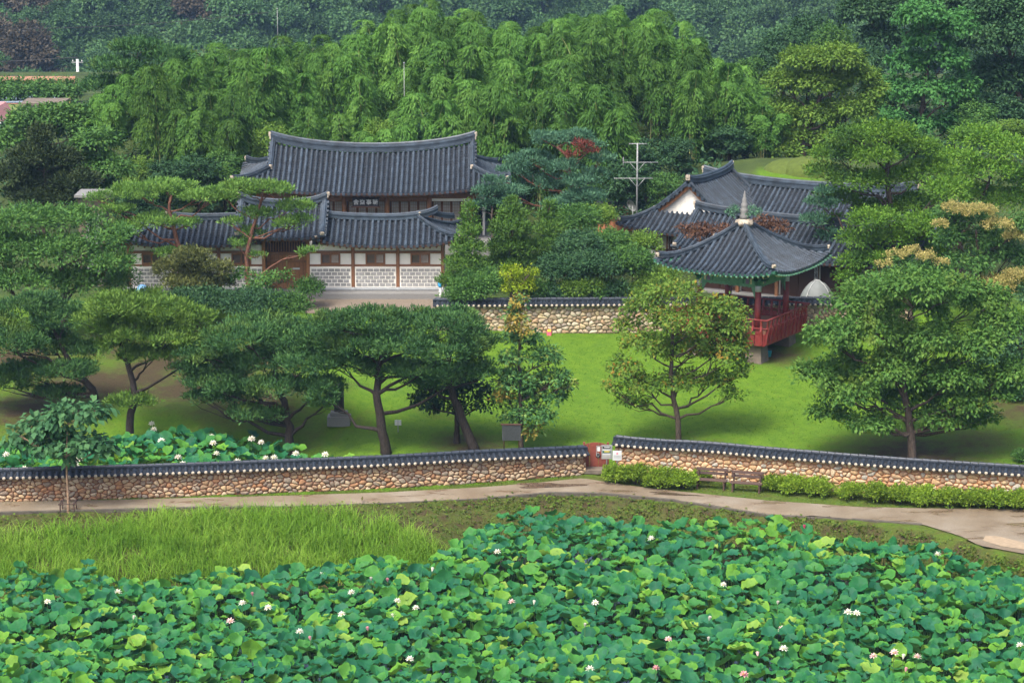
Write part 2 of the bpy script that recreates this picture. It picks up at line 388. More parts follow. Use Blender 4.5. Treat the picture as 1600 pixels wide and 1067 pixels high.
# the slab's exposed edge towards the pond, darker than its top
def path_edge():
    mb = MB(); q = [(x, y, float(hz(x, y+.12))) for x, y in near[:13]]
    q = [tuple(np.array(q[i])+(np.array(q[i+1])-np.array(q[i]))*t) for i in range(len(q)-1) for t in (0, .25, .5, .75)]+[q[-1]]
    mb.sweep([(-.10, -.35), (.055, -.35), (.055, .046), (.045, .056), (-.10, .056)], q)
    e = simple('dark_slab_edge', (.075, .066, .052), .8, .3, 4, .4, .02)
    part('slab_edge', mb, e, pathway)
path_edge()
court = strip('courtyard', M['gravel'], [G(478, 490)[:2], G(560, 492)[:2], G(640, 494)[:2], G(700, 492)[:2]], [G(465, 461)[:2], G(560, 461)[:2], G(640, 461)[:2], G(705, 461)[:2]], 20, 6, .03)
strip('sand_patch', M['sand'], [pt(1535, 846), pt(1565, 855), pt(1600, 860)], [pt(1540, 839), pt(1560, 840), pt(1605, 851)], 14, 3, .062)
for q in (((800, 764), (905, 764), (812, 757), (900, 757)), ((1010, 772), (1090, 778), (1015, 769), (1090, 775))):
    a = [pt(*q[0]), pt(*q[1])]; bb = [pt(*q[2]), pt(*q[3])]
    n = 24; V = []; ca = (np.array(a[0])+a[1]+bb[0]+bb[1])/4; ax = (np.array(a[1])-a[0])/2; ay = (np.array(bb[0])-a[0])/2
    for k in range(n):
        w = 2*pi*k/n; rr = 1+.28*sin(3*w+1)+.15*sin(5*w); p_ = ca+ax*cos(w)*rr*.9+ay*sin(w)*rr; V.append((p_[0], p_[1], float(hz(*p_))+.058))
    tag(obj('puddle', MB().add(V, [tuple(range(n))]).mesh('puddle', M['puddle'])), kind='structure')

# water of the lotus pond
def water_mat():
    m, nt, b = mat('pond_water'); n = noise(nt, 3, 3)
    b.inputs['Base Color'].default_value = (.012, .022, .014, 1); b.inputs['Roughness'].default_value = .06
    bump(nt, b, n.outputs['Fac'], .08, .02); return m
M['water'] = water_mat()
V = []; xs = np.linspace(-60, 60, 61); k = len(xs)
for x in xs: V.append((x, 66, 0))
for x in xs: V.append((x, float(np.interp(x, QX, QY))+.6, 0))
tag(obj('pond_water', MB().add(V, [(i, i+1, k+i+1, k+i) for i in range(k-1)]).mesh('pond_water', M['water'])), kind='structure')

# far field on the left: ploughed earth, mulch bands
M['plough'] = simple('red_brown_plough_soil', (.26, .13, .075), .9, .2, .8, .3, .05)
M['mulch'] = simple('blue_grey_mulch_film', (.19, .24, .30), .5, .2, 1.2, 0)
M['field_grass'] = simple('field_grass', (.11, .15, .035), .9, .3, 1.5, .4, .05)
def quad_sheet(name, m, cs, dz):
    a, b, c, d = [G(*q)[:2] for q in cs]
    return strip(name, m, [a, b], [d, c], 16, 6, dz)
quad_sheet('field_soil', M['plough'], ((-60, 166), (112, 163), (118, 121), (-60, 121)), .10)
quad_sheet('field_mulch', M['mulch'], ((-60, 164), (100, 163), (100, 142), (-60, 142)), .16)
quad_sheet('field_verge', M['field_grass'], ((-60, 182), (140, 178), (140, 166), (-60, 165)), .10)

# ================================================================== stone walls
def stone_mat(name, cols, use_attr):
    m, nt, b = mat(name)
    if use_attr:
        s = nt.nodes.new('ShaderNodeAttribute'); s.attribute_name = 'rnd'; so = s.outputs['Fac']
    else:
        s = nt.nodes.new('ShaderNodeObjectInfo'); so = s.outputs['Random']
    r = ramp(nt, [(i/(len(cols)), c) for i, c in enumerate(cols)]); r.color_ramp.interpolation = 'CONSTANT'
    nt.links.new(so, r.inputs[0]); n = noise(nt, 14, 5, .65)
    g = ramp(nt, [(.3, (.65, .65, .65)), (.7, (1.15, 1.15, 1.15))]); nt.links.new(n.outputs['Fac'], g.inputs[0])
    mx = nt.nodes.new('ShaderNodeMix'); mx.data_type = 'RGBA'; mx.blend_type = 'MULTIPLY'; mx.inputs['Factor'].default_value = 1
    nt.links.new(r.outputs[0], mx.inputs['A']); nt.links.new(g.outputs[0], mx.inputs['B']); nt.links.new(mx.outputs['Result'], b.inputs['Base Color'])
    b.inputs['Roughness'].default_value = .85; b.inputs['Specular IOR Level'].default_value = .2
    bump(nt, b, n.outputs['Fac'], .5, .012); return m
WARM = [(0.281, 0.192, 0.118), (0.355, 0.266, 0.17), (0.222, 0.141, 0.089), (0.311, 0.17, 0.089), (0.407, 0.318, 0.215), (0.252, 0.207, 0.155), (0.34, 0.222, 0.126), (0.192, 0.148, 0.111), (0.385, 0.281, 0.163)]
PALE = [(0.359, 0.289, 0.195), (0.429, 0.359, 0.25), (0.281, 0.218, 0.14), (0.343, 0.234, 0.14), (0.468, 0.406, 0.296), (0.257, 0.218, 0.172), (0.39, 0.312, 0.203), (0.226, 0.172, 0.117), (0.445, 0.351, 0.211)]
HOT = [(0.414, 0.281, 0.163), (0.474, 0.34, 0.207), (0.326, 0.207, 0.126), (0.385, 0.229, 0.118), (0.503, 0.4, 0.266), (0.34, 0.311, 0.252), (0.444, 0.296, 0.155), (0.296, 0.222, 0.155), (0.488, 0.355, 0.207)]

def voronoi_stones(Lw, Hf, cw, ch, seed):
    """rubble cells in wall coordinates u, v clipped from jittered seeds; Hf(u) is the wall height"""
    g = random.Random(seed); pts = []; Hm = max(Hf(u) for u in np.linspace(0, Lw, 20)); nr = max(3, int(round(Hm/ch)))
    for j in range(-1, nr+1):
        for i in range(-1, int(Lw/cw)+2):
            if g.random() < .20: continue
            pts.append(((i+.5*(j % 2)+g.uniform(-.46, .46))*cw, (j+.5+g.uniform(-.44, .44))*Hm/nr))
    pts = np.array(pts); an = np.array([1, cw/ch*.95]); out = []
    for p in pts:
        if p[0] < .02 or p[0] > Lw-.02: continue
        h = Hf(p[0])
        if p[1] < .0 or p[1] > h: continue
        d = (pts-p)*an; nb = pts[(np.abs(d[:, 0]) < 2.6*cw) & (np.abs(d[:, 1]) < 2.6*cw)]
        x0, x1, y0, y1 = max(0, p[0]-cw*1.3), min(Lw, p[0]+cw*1.3), max(0, p[1]-ch*1.4), min(h, p[1]+ch*1.4)
        poly = [(x0, y0), (x1, y0), (x1, y1), (x0, y1)]
        for q in nb:
            if q[0] == p[0] and q[1] == p[1]: continue
            w = an*an; nx, ny = (q[0]-p[0])*w[0], (q[1]-p[1])*w[1]; mx, my = (p+q)/2; o = []
            for a, b in zip(poly, poly[1:]+poly[:1]):
                da = (a[0]-mx)*nx+(a[1]-my)*ny; db = (b[0]-mx)*nx+(b[1]-my)*ny
                if da <= 0: o.append(a)
                if (da < 0) != (db < 0) and da != db:
                    t = da/(da-db); o.append((a[0]+(b[0]-a[0])*t, a[1]+(b[1]-a[1])*t))
            poly = o
            if len(poly) < 3: break
        if len(poly) < 3: continue
        A_ = np.array(poly); c = A_.mean(0); dist = np.hypot(*(A_-c).T); A_ = c+(A_-c)*np.maximum(.35, (dist-.017)/np.maximum(dist, .01))[:, None]
        B = []
        for a, b in zip(A_, np.roll(A_, -1, 0)): B += [a*.74+b*.26, a*.26+b*.74]
        B = np.array(B); area = .5*abs(np.dot(B[:, 0], np.roll(B[:, 1], -1))-np.dot(B[:, 1], np.roll(B[:, 0], -1)))
        if area < .0035: continue
        out.append((area, c, B, g.uniform(.035, .075)))
    return sorted(out, key=lambda s: -s[0])

def stone_wall(name, label, pts, Hf, cols, mortar, cw, ch, seed, cap_step=.29, lift_ends=(0, 0), limit=300, z0=None, thick=.5, cap_mat='tile_dark'):
    pts = np.array(pts, float); d = np.r_[0, np.cumsum(np.hypot(*np.diff(pts, axis=0).T))]; Lw = d[-1]
    def at(u): return np.array([np.interp(u, d, pts[:, 0]), np.interp(u, d, pts[:, 1])])
    us = np.linspace(0, Lw, 400); sm = np.stack([np.interp(us, d, pts[:, 0]), np.interp(us, d, pts[:, 1])], -1)
    kern = np.ones(41)/41; pad = np.pad(sm, ((20, 20), (0, 0)), 'reflect', reflect_type='odd'); sm = np.stack([np.convolve(pad[:, i], kern, 'valid') for i in range(2)], -1)
    def fr(u):
        p = np.array([np.interp(u, us, sm[:, 0]), np.interp(u, us, sm[:, 1])])
        q0 = np.array([np.interp(u-.2, us, sm[:, 0]), np.interp(u-.2, us, sm[:, 1])]); q1 = np.array([np.interp(u+.2, us, sm[:, 0]), np.interp(u+.2, us, sm[:, 1])])
        t = q1-q0; t /= np.linalg.norm(t); return p, t, np.array([t[1], -t[0]])      # n points to the camera side
    mid, _, _ = fr(Lw/2); zt_ = hz(sm[:, 0], sm[:, 1]-.4) if z0 is None else np.array([z0(u) for u in us]); zb = lambda u: float(np.interp(u, us, zt_))
    base = (mid[0], mid[1], zb(Lw/2)); o = thing(name, label, 'wall', base)
    B = np.array(base)
    # mortar core
    mb = MB(); vs = []; uu = np.linspace(0, Lw, int(Lw/.7)+2)
    for u in uu:
        p, t, n = fr(u); z = zb(u); h = Hf(u)
        for a, b in ((.5*thick, -.35), (.5*thick, h), (-.5*thick, h), (-.5*thick, -.35)): vs.append((p[0]+n[0]*a-B[0], p[1]+n[1]*a-B[1], z+b-B[2]))
    m = len(uu); fs = [(i*4+k, i*4+(k+1) % 4, i*4+4+(k+1) % 4, i*4+4+k) for i in range(m-1) for k in range(4)]+[(3, 2, 1, 0), tuple(range(m*4-4, m*4))]
    part('mortar_core', mb.add(vs, fs), mortar, o)
    ms, ma = stone_mat(name+'_stone', cols, False), stone_mat(name+'_stone_small', cols, True)
    rest = MB(); rr = []
    for k, (area, c, poly, dep) in enumerate(voronoi_stones(Lw, Hf, cw, ch, seed)):
        n_ = len(poly); vs = []
        for sc, dd in ((1, -.03), (.97, dep*.45), (.72, dep), ):
            for q in poly:
                u, v = c+(q-c)*sc; p, t, n = fr(u); e = .5*thick+dd
                vs.append((p[0]+n[0]*e-B[0], p[1]+n[1]*e-B[1], zb(u)+v-B[2]))
        u, v = c; p, t, n = fr(u); e = .5*thick+dep*1.12; vs.append((p[0]+n[0]*e-B[0], p[1]+n[1]*e-B[1], zb(u)+v-B[2]))
        fs = [(i*n_+j, i*n_+(j+1) % n_, (i+1)*n_+(j+1) % n_, (i+1)*n_+j) for i in range(2) for j in range(n_)]+[(2*n_+j, 2*n_+(j+1) % n_, 3*n_) for j in range(n_)]
        if k < limit: part('stone', MB().add(vs, fs), ms, o, True)
        else: rest.add(vs, fs); rr += [random.random()]*len(fs)
    if rest.v:
        me = rest.mesh('small_stones', ma, True); at_ = me.attributes.new('rnd', 'FLOAT', 'FACE'); at_.data.foreach_set('value', rr)
        tag(obj('small_stones', me, o), kind='stuff')
    # tiled capping
    tm = M[cap_mat]
    def zc(u): return zb(u)+Hf(u)+lift_ends[0]*max(0, 1-u/3.0)**2+lift_ends[1]*max(0, 1-(Lw-u)/3.0)**2
    path = [];
    for u in np.linspace(-.12, Lw+.12, int(Lw/.5)+2): p, t, n = fr(np.clip(u, 0, Lw)); p = p+t*(u-np.clip(u, 0, Lw)); path.append((p[0]-B[0], p[1]-B[1], zc(np.clip(u, 0, Lw))-B[2]))
    cap = part('tile_bed', MB().sweep([(-.48, .0), (.48, .0), (.48, .05), (.13, .19), (-.13, .19), (-.48, .05)], path), M['tile_bed'], o)
    part('ridge_course', MB().sweep([(-.16, .18), (.16, .18), (.16, .235), (.12, .245), (.12, .27), (.15, .28), (.15, .335), (-.15, .335), (-.15, .28), (-.12, .27), (-.12, .245), (-.16, .235)], path), tm, o)
    half = [(.085*cos(w), .085*sin(w)) for w in np.linspace(0, pi, 7)]
    tmb = MB(); vs = [(x, y, .045+z+(.165 if y > -.2 else 0)) for y in (-.545, -.10) for x, z in half]; tmb.add(vs, [(i, i+1, i+8, i+7) for i in range(6)]+[(0, 1, 2, 3, 4, 5, 6)])
    tile_me = tmb.mesh('cap_tile', tm, False)
    pl = MB().lathe([(.002, -.02), (.075, -.015), (.078, .012), (.05, .03), (.002, .035)], n=10); pl.v = [(x, -.548-z, .055+y) for x, y, z in pl.v]
    plug_me = pl.mesh('tile_plug', M['lime'], True)
    rl = MB(); seg = .36
    for x0, r0 in ((0, .105), (seg-.03, .092)): rl.add([(x0, r0*cos(w), r0*1.0*sin(w)) for w in np.linspace(0, pi, 7)], [])
    rl.f += [(i, i+1, i+8, i+7) for i in range(6)]+[tuple(range(6, -1, -1)), tuple(range(7, 14))]
    ridge_me = rl.mesh('ridge_tile', tm)
    n = int(Lw/cap_step)
    for i in range(n):
        u = (i+.5)*Lw/n; p, t, nn = fr(u); a = atan2(t[1], t[0])+random.uniform(-.03, .03)
        c = obj('cap_tile', tile_me, o, (p[0]-B[0], p[1]-B[1], zc(u)-B[2]), a)
        obj('tile_plug', plug_me, c)
    n = int(Lw/seg)
    for i in range(n):
        u = i*Lw/n; p, t, nn = fr(u); a = atan2(t[1], t[0]); dz = zc(min(Lw, u+seg))-zc(u)
        c = obj('ridge_tile', ridge_me, o, (p[0]-B[0], p[1]-B[1], zc(u)-B[2]+.325+random.uniform(-.004, .006)), a); c.rotation_euler = (0, -atan2(dz, seg), a)
    return o, fr, Lw, zc
M['mortar_red'] = simple('red_clay_mortar', (.14, .060, .034), .95, .3, 5, .5, .02)
M['mortar_orange'] = simple('orange_clay_mortar', (.30, .13, .062), .95, .25, 5, .5, .02)
M['mortar_tan'] = simple('tan_clay_mortar', (.17, .125, .08), .95, .25, 5, .5, .02)
lw = [(x, y+.25) for x, y in zip(WX[1:8], WY[1:8])]; lw = [(-31, 111.7)]+lw[:-1]+[(3.42, 117.22)]
rw = [(4.95, 117.62)]+[(x, y+.3) for x, y in zip(WX[9:13], WY[9:13])]+[(31, 109.7)]
LWL = sum(math.dist(p, q) for p, q in zip(lw, lw[1:]))
stone_wall('stone_wall', 'long low stone wall with dark tile cap left of the red door', lw, lambda u: 1.16-.22*max(0, 1-(LWL-u)/6)**1.5, WARM, M['mortar_red'], .235, .16, 11, lift_ends=(0, .05))
stone_wall('stone_wall', 'orange mortared stone wall with tile cap behind the benches and hedge', rw, lambda u: 1.42-.20*max(0, 1-u/5)**1.5, HOT, M['mortar_orange'], .26, .175, 12, lift_ends=(.16, 0))
fw = [A(680, 520, 141.0)[:2], A(900, 520, 141.2)[:2], A(1100, 520, 141.4)[:2], A(1330, 520, 141.4)[:2], A(1420, 520, 141.4)[:2]]
stone_wall('stone_wall', 'pale stone wall with tile cap across the top of the lawn', fw, lambda u: 1.62, PALE, M['mortar_tan'], .29, .205, 13, z0=lambda u: 3.02)
# ================================================================== tiled roofs
def ridge_prof(w, h):
    a = w/2; return [(a, 0), (a, .18*h), (a*.78, .20*h), (a*.78, .50*h), (a*.95, .52*h), (a*.95, .66*h), (a*.6, .70*h), (a*.52, .9*h), (a*.25, h), (-a*.25, h), (-a*.52, .9*h), (-a*.6, .70*h), (-a*.95, .66*h), (-a*.95, .52*h), (-a*.78, .50*h), (-a*.78, .20*h), (-a, .18*h), (-a, 0)]
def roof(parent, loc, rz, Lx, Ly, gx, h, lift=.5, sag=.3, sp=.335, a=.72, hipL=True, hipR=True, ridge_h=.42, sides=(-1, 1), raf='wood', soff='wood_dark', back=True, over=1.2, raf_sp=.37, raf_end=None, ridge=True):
    gxs = {-1: gx if hipL else Lx, 1: gx if hipR else Lx}
    def zf(x, y):
        ax, ay = abs(x), abs(y); sd = 1 if x >= 0 else -1; g = gxs[sd]; u = max(0, (Ly-ay)/Ly); uu = u
        if ax > g: uu = min(u, max(0, (Lx-ax)/Ly))
        z = h*(a*uu+(1-a)*uu*uu)+lift*(ax/Lx)**3*(ay/Ly)**2.5
        if g > .2: z += sag*(min(ax, g)/g)**2*uu
        return z
    bed = MB(); rows = []
    def edge_pts(fix, lo, hi, front, sgn):
        return lambda t: ((fix, sgn*(lo+(hi-lo)*t)) if front else (sgn*(lo+(hi-lo)*t), fix))
    def ytop(x):
        sd = 1 if x >= 0 else -1; ax = abs(x)
        return 0 if ax <= gxs[sd]+1e-6 else max(0, Ly-(Lx-ax))
    def xtop(y): return max(gx+.02, Lx-(Ly-abs(y)))
    def face(front, sgn, detail=True):
        """one slope: rows of convex tiles over stepped trough tiles. sgn: which side"""
        half = Lx if front else Ly; n = max(2, int(round(2*half/sp))); st = 2*half/n; L0 = Ly if front else Lx
        xs = [-half+i*st for i in range(n+1)]
        tops = [(ytop(x) if front else xtop(x)) for x in xs]
        for i in range(n):
            x0, x1 = xs[i], xs[i+1]; t0, t1 = tops[i], tops[i+1]; ln = max(L0-t0, L0-t1)
            if ln < .05: continue
            k = max(1, int(ln/.24)) if detail else 2; vs = []
            for j in range(k):
                for t, up in ((j/k, .035), ((j+1)/k, 0)):
                    for w, dp in ((0, .0), (.5, -.085), (1, .0)):
                        f = x0+(x1-x0)*w; tp = t0+(t1-t0)*w; d = L0+(tp-L0)*t
                        x, y = (f, sgn*d) if front else (sgn*d, f)
                        vs.append((x, y, zf(x, y)+dp+up))
            o = len(vs)//3; fs = []
            for r in range(o-1):
                for c in range(2):
                    q = (r*3+c, r*3+c+1, r*3+3+c+1, r*3+3+c)
                    fs.append(q if (sgn < 0) == front else q[::-1])
            bed.add(vs, fs)
        if not detail: return
        for i in range(1, n):
            x = xs[i]; tp = tops[i]; ln = L0+.06-tp
            if ln < .25: continue
            k = max(1, int(ln/.31)); vs = []; r = .088
            for j in range(k):
                for t, rr in ((j/k, r*1.08), ((j+.97)/k, r*.9)):
                    d = L0+.06-ln*t; X, Y = (x, sgn*d) if front else (sgn*d, x); z = zf(X, Y)
                    for w in np.linspace(0, pi, 6):
                        q = rr*cos(w); vs.append((X+q, Y, z+rr*sin(w)*1.05+.0) if front else (X, Y+q, z+rr*sin(w)*1.05))
            m_ = len(vs)//6; fs = [(b*6+c, b*6+c+1, b*6+6+c+1, b*6+6+c) for b in range(m_-1) for c in range(5)]
            if (sgn < 0) != front: fs = [f[::-1] for f in fs]
            fs.append((0, 1, 2, 3, 4, 5)); rows.append((vs, fs))
            # round eave tile
            d = L0+.075; X, Y = (x, sgn*d) if front else (sgn*d, x); z = zf(X, Y)-.02
            ring = [(.105*cos(w), .105*sin(w)) for w in np.linspace(0, 2*pi, 9)[:-1]]
            o = len(vs); vs += [(X+p, Y, z+q) if front else (X, Y+p, z+q) for p, q in ring]; fs.append(tuple(range(o, o+8)))
    face(True, -1); face(True, 1, back)
    if hipR: face(False, 1)
    if hipL: face(False, -1)
    # underside and eave board
    sf = MB()
    def soffit(front, sgn):
        half = Lx if front else Ly; L0 = Ly if front else Lx; n = 24; vs = []
        for i in range(n+1):
            f = -half+2*half*i/n
            for d, o in ((L0+.02, .02), (L0+.0, -.13), (L0-over, -.17)):
                g = max(-half+(L0-d), min(half-(L0-d), f)) if (hipL or hipR) else f
                X, Y = (g, sgn*d) if front else (sgn*d, g); vs.append((X, Y, zf(X, Y)+o-(.0 if d > L0-.5 else .0)))
        sf.add(vs, [(i*3+c, i*3+3+c, i*3+3+c+1, i*3+c+1) for i in range(n) for c in range(2)])
    soffit(True, -1); soffit(True, 1)
    if hipR: soffit(False, 1)
    if hipL: soffit(False, -1)
    ro = obj('roof', bed.mesh('roof', M['tile_bed']), parent, loc, rz)
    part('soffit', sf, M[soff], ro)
    for vs, fs in rows: obj('tile_row', MB().add(vs, fs).mesh('tile_row', M['tile']), ro)
    # rafters
    def rafters(front, sgn):
        half = (Lx if front else Ly)-.45; L0 = Ly if front else Lx; n = int(2*half/raf_sp)
        for i in range(n+1):
            f = -half+2*half*i/n; p = []
            for d in (L0-.10, L0-over):
                g = max(-half+max(0, (L0-d)-.4)*.9, min(half-max(0, (L0-d)-.4)*.9, f))
                X, Y = (g, sgn*d) if front else (sgn*d, g); p.append((X, Y, zf(X, Y)-.225))
            part('rafter', MB().tube([p[0], ((p[0][0]+p[1][0])/2, (p[0][1]+p[1][1])/2, (p[0][2]+p[1][2])/2), p[1]], .062, 8), M[raf], ro, True)
    rafters(True, -1)
    if hipR and 1 in sides: rafters(False, 1)
    if hipL and -1 in sides: rafters(False, -1)
    # ridges
    def lime(p, dr, w, hh):
        an = atan2(dr[1], dr[0])
        mb = MB().box((p[0], p[1], p[2]+hh*.45), (.12, w*.85, hh*.8), an, .04); mb.box((p[0]+dr[0]*.07, p[1]+dr[1]*.07, p[2]+hh*.62), (.10, w*.6, hh*.5), an, .04)
        part('lime_cap', mb, M['lime'], ro)
    if ridge and gx > .2:
        xs = np.linspace(-gxs[-1], gxs[1], 25); path = [(x, 0, zf(x, 0)-.03+.16*(abs(x)/max(gxs.values()))**6) for x in xs]
        part('ridge', MB().sweep(ridge_prof(.36, ridge_h), path), M['tile'], ro)
        for sd in (-1, 1): lime((sd*(gxs[sd]+.02), 0, path[0 if sd < 0 else -1][2]), (sd, 0), .34, ridge_h)
    for sd in (-1, 1):
        g = gxs[sd]; hip = hipR if sd > 0 else hipL; yg = Ly-(Lx-g) if hip else Ly+.03
        for fs_ in (-1, 1):
            if g > .2 and yg > .25:
                e = sd*(g-.14); path = [(e, fs_*y, zf(e, y)-.02) for y in np.linspace(.1, yg, 12)]
                part('descending_ridge', MB().sweep(ridge_prof(.30, ridge_h*.66), path), M['tile'], ro)
                lime((e, fs_*(yg+.02), zf(e, yg)), (0, fs_), .3, ridge_h*.6)
            if hip:
                path = [];
                for t in np.linspace(0, 1, 12):
                    x = g-.1+(Lx-.22-g+.1)*t; y = max(0, yg)+(Ly-.22-max(0, yg))*t; path.append((sd*x, fs_*y, zf(x, y)-.01+.14*t**5))
                part('hip_ridge', MB().sweep(ridge_prof(.28, ridge_h*.6), path), M['tile'], ro)
                q = path[-1]; lime((q[0]+sd*.05, q[1]+fs_*.05, q[2]), (sd*.7, fs_*.7), .28, ridge_h*.55)
        if g > .2 and (yg > .4):
            # gable wall, barge boards and edge tiles
            zb = zf(sd*g, yg)+.05; ins = g-.42; yb = yg-.25
            n = 10; top = [(y, zf(sd*(g-.3), y)-.12) for y in np.linspace(-yb, yb, 2*n+1)]
            poly = [(ins*sd, -yb, zb-.3)]+[(ins*sd, y, z) for y, z in top]+[(ins*sd, yb, zb-.3)]
            part('gable_wall', MB().add(poly, [tuple(range(len(poly)))]), M['plaster'], ro)
            zz = zb-.05
            while zz < zf(sd*(g-.3), 0)-.35 and hip:
                w = [y for y, z in top if z > zz+.16]
                if len(w) < 2: break
                y0, y1 = w[0]+.05, w[-1]-.05; m_ = max(1, int((y1-y0)/.3))
                for j in range(m_):
                    part('brick', MB().box((sd*(ins+.012), y0+(j+.5)*(y1-y0)/m_, zz+.06), (.03, (y1-y0)/m_-.02, .11), 0, .006), M['plaster'], ro)
                zz += .13
            for fs_ in (-1, 1):
                vs = []
                for y in np.linspace(0, yg-.05, 9):
                    z = zf(sd*(g-.02), y)-.06; vs += [(sd*(g-.16), fs_*y, z), (sd*(g-.16), fs_*y, z-.30), (sd*(g-.22), fs_*y, z), (sd*(g-.22), fs_*y, z-.30)]
                f = []
                for i in range(8): f += [(i*4, i*4+1, i*4+5, i*4+4), (i*4+2, i*4+6, i*4+7, i*4+3), (i*4+1, i*4+3, i*4+7, i*4+5), (i*4, i*4+4, i*4+6, i*4+2)]
                part('barge_board', MB().add(vs, f), M['wood_orange'], ro)
                k = max(3, int(yg/.27))
                for i in range(k):
                    y = .12+(yg-.15)*i/(k-1); z = zf(sd*g, y)
                    mb = MB(); rg = [(.115*cos(w), .115*sin(w)) for w in np.linspace(0, 2*pi, 9)[:-1]]
                    mb.add([(sd*xx, fs_*(y+p), z+q-.01) for xx in (g-.3, g+.10) for p, q in rg], [(j, (j+1) % 8, 8+(j+1) % 8, 8+j) for j in range(8)]+[tuple(range(8)), tuple(range(15, 7, -1))])
                    part('gable_tile', mb, M['tile'], ro)
    return ro, zf

def hanja(name, text, m, parent, loc, size, rot=(pi/2, 0, 0), vertical=False, gap=1.15):
    cu = bpy.data.curves.new(name, 'FONT'); cu.body = '\n'.join(text) if vertical else text
    cu.size = size; cu.align_x = 'CENTER'; cu.align_y = 'CENTER'; cu.extrude = .006; cu.space_character = gap; cu.space_line = .85
    cu.offset = size*.012
    t = bpy.data.objects.new(name+'_curve', cu); COL.objects.link(t); bpy.context.view_layer.update()
    me = bpy.data.meshes.new_from_object(t.evaluated_get(bpy.context.evaluated_depsgraph_get())); bpy.data.objects.remove(t)
    me.materials.clear(); me.materials.append(m); o = obj(name, me, parent, loc); o.rotation_euler = rot; return o

# ------------------------------------------------------------------ gatehouse
def wing_bay(b, x0, x1, first, z0=.45):
    """one bay between two columns, wall face at local y = 0"""
    w = x1-x0-.18; c = (x0+x1)/2
    bx('upper_panel', M['plaster'], b, (c, .03, z0+2.5), (w, .06, .34))
    bx('beam', M['wood'], b, (c, 0, z0+2.24), (w, .16, .13), 0, .01)
    bx('rail', M['wood'], b, (c, 0, z0+1.46), (w, .16, .11), 0, .01)
    ww = 1.16
    for s in (-1, 1):
        pw = (w-ww)/2; bx('side_panel', M['plaster'], b, (c+s*(ww+pw)/2, .03, z0+1.845), (pw, .06, .66))
    wi = bx('window', M['wood_dark'], b, (c, .09, z0+1.845), (ww, .04, .66))
    fr = MB()
    for s in (-1, 1): fr.box((c+s*(ww/2-.045), 0, z0+1.845), (.09, .12, .66)); fr.box((c, 0, z0+1.845+s*.285), (ww-.18, .12, .09))
    fr.box((c, 0, z0+1.845), (.11, .11, .48)); part('frame', fr, M['wood'], wi)
    for s in (-1, 1):
        part('pane', MB().box((c+s*.255, .055, z0+1.845), (.40, .015, .48)), M['paper' if s*first > 2 else 'glass'], wi)
        lt = MB()
        for k in range(1, 5): lt.box((c+s*.255-.2+.08*k, .042, z0+1.845), (.010, .012, .48))
        for k in range(1, 6): lt.box((c+s*.255, .041, z0+1.605+.08*k), (.40, .010, .012))
        part('lattice', lt, M['wood'], wi)
    pn = bx('brick_panel', M['plaster'], b, (c, -.02, z0+.76), (w, .14, 1.26), 0, .03)
    bx('base_stone', M['granite_pale'], b, (c, -.03, z0+.07), (w, .16, .12))
    rows = 5; bh = .165; gapv = .05; bw = .345
    for r in range(rows):
        z = z0+.24+r*(bh+gapv); off = bw*.5 if r % 2 else 0; x = c-w/2+.08-off+.02
        while x < c+w/2-.1:
            a0, a1 = max(x, c-w/2+.07), min(x+bw-.045, c+w/2-.07)
            if a1-a0 > .08: obj('brick', MB().box(((a0+a1)/2, -.098+random.uniform(-.004, .004), z+bh/2), (a1-a0, .04, bh), 0, .008).mesh('brick', M['brick']), pn)
            x += bw
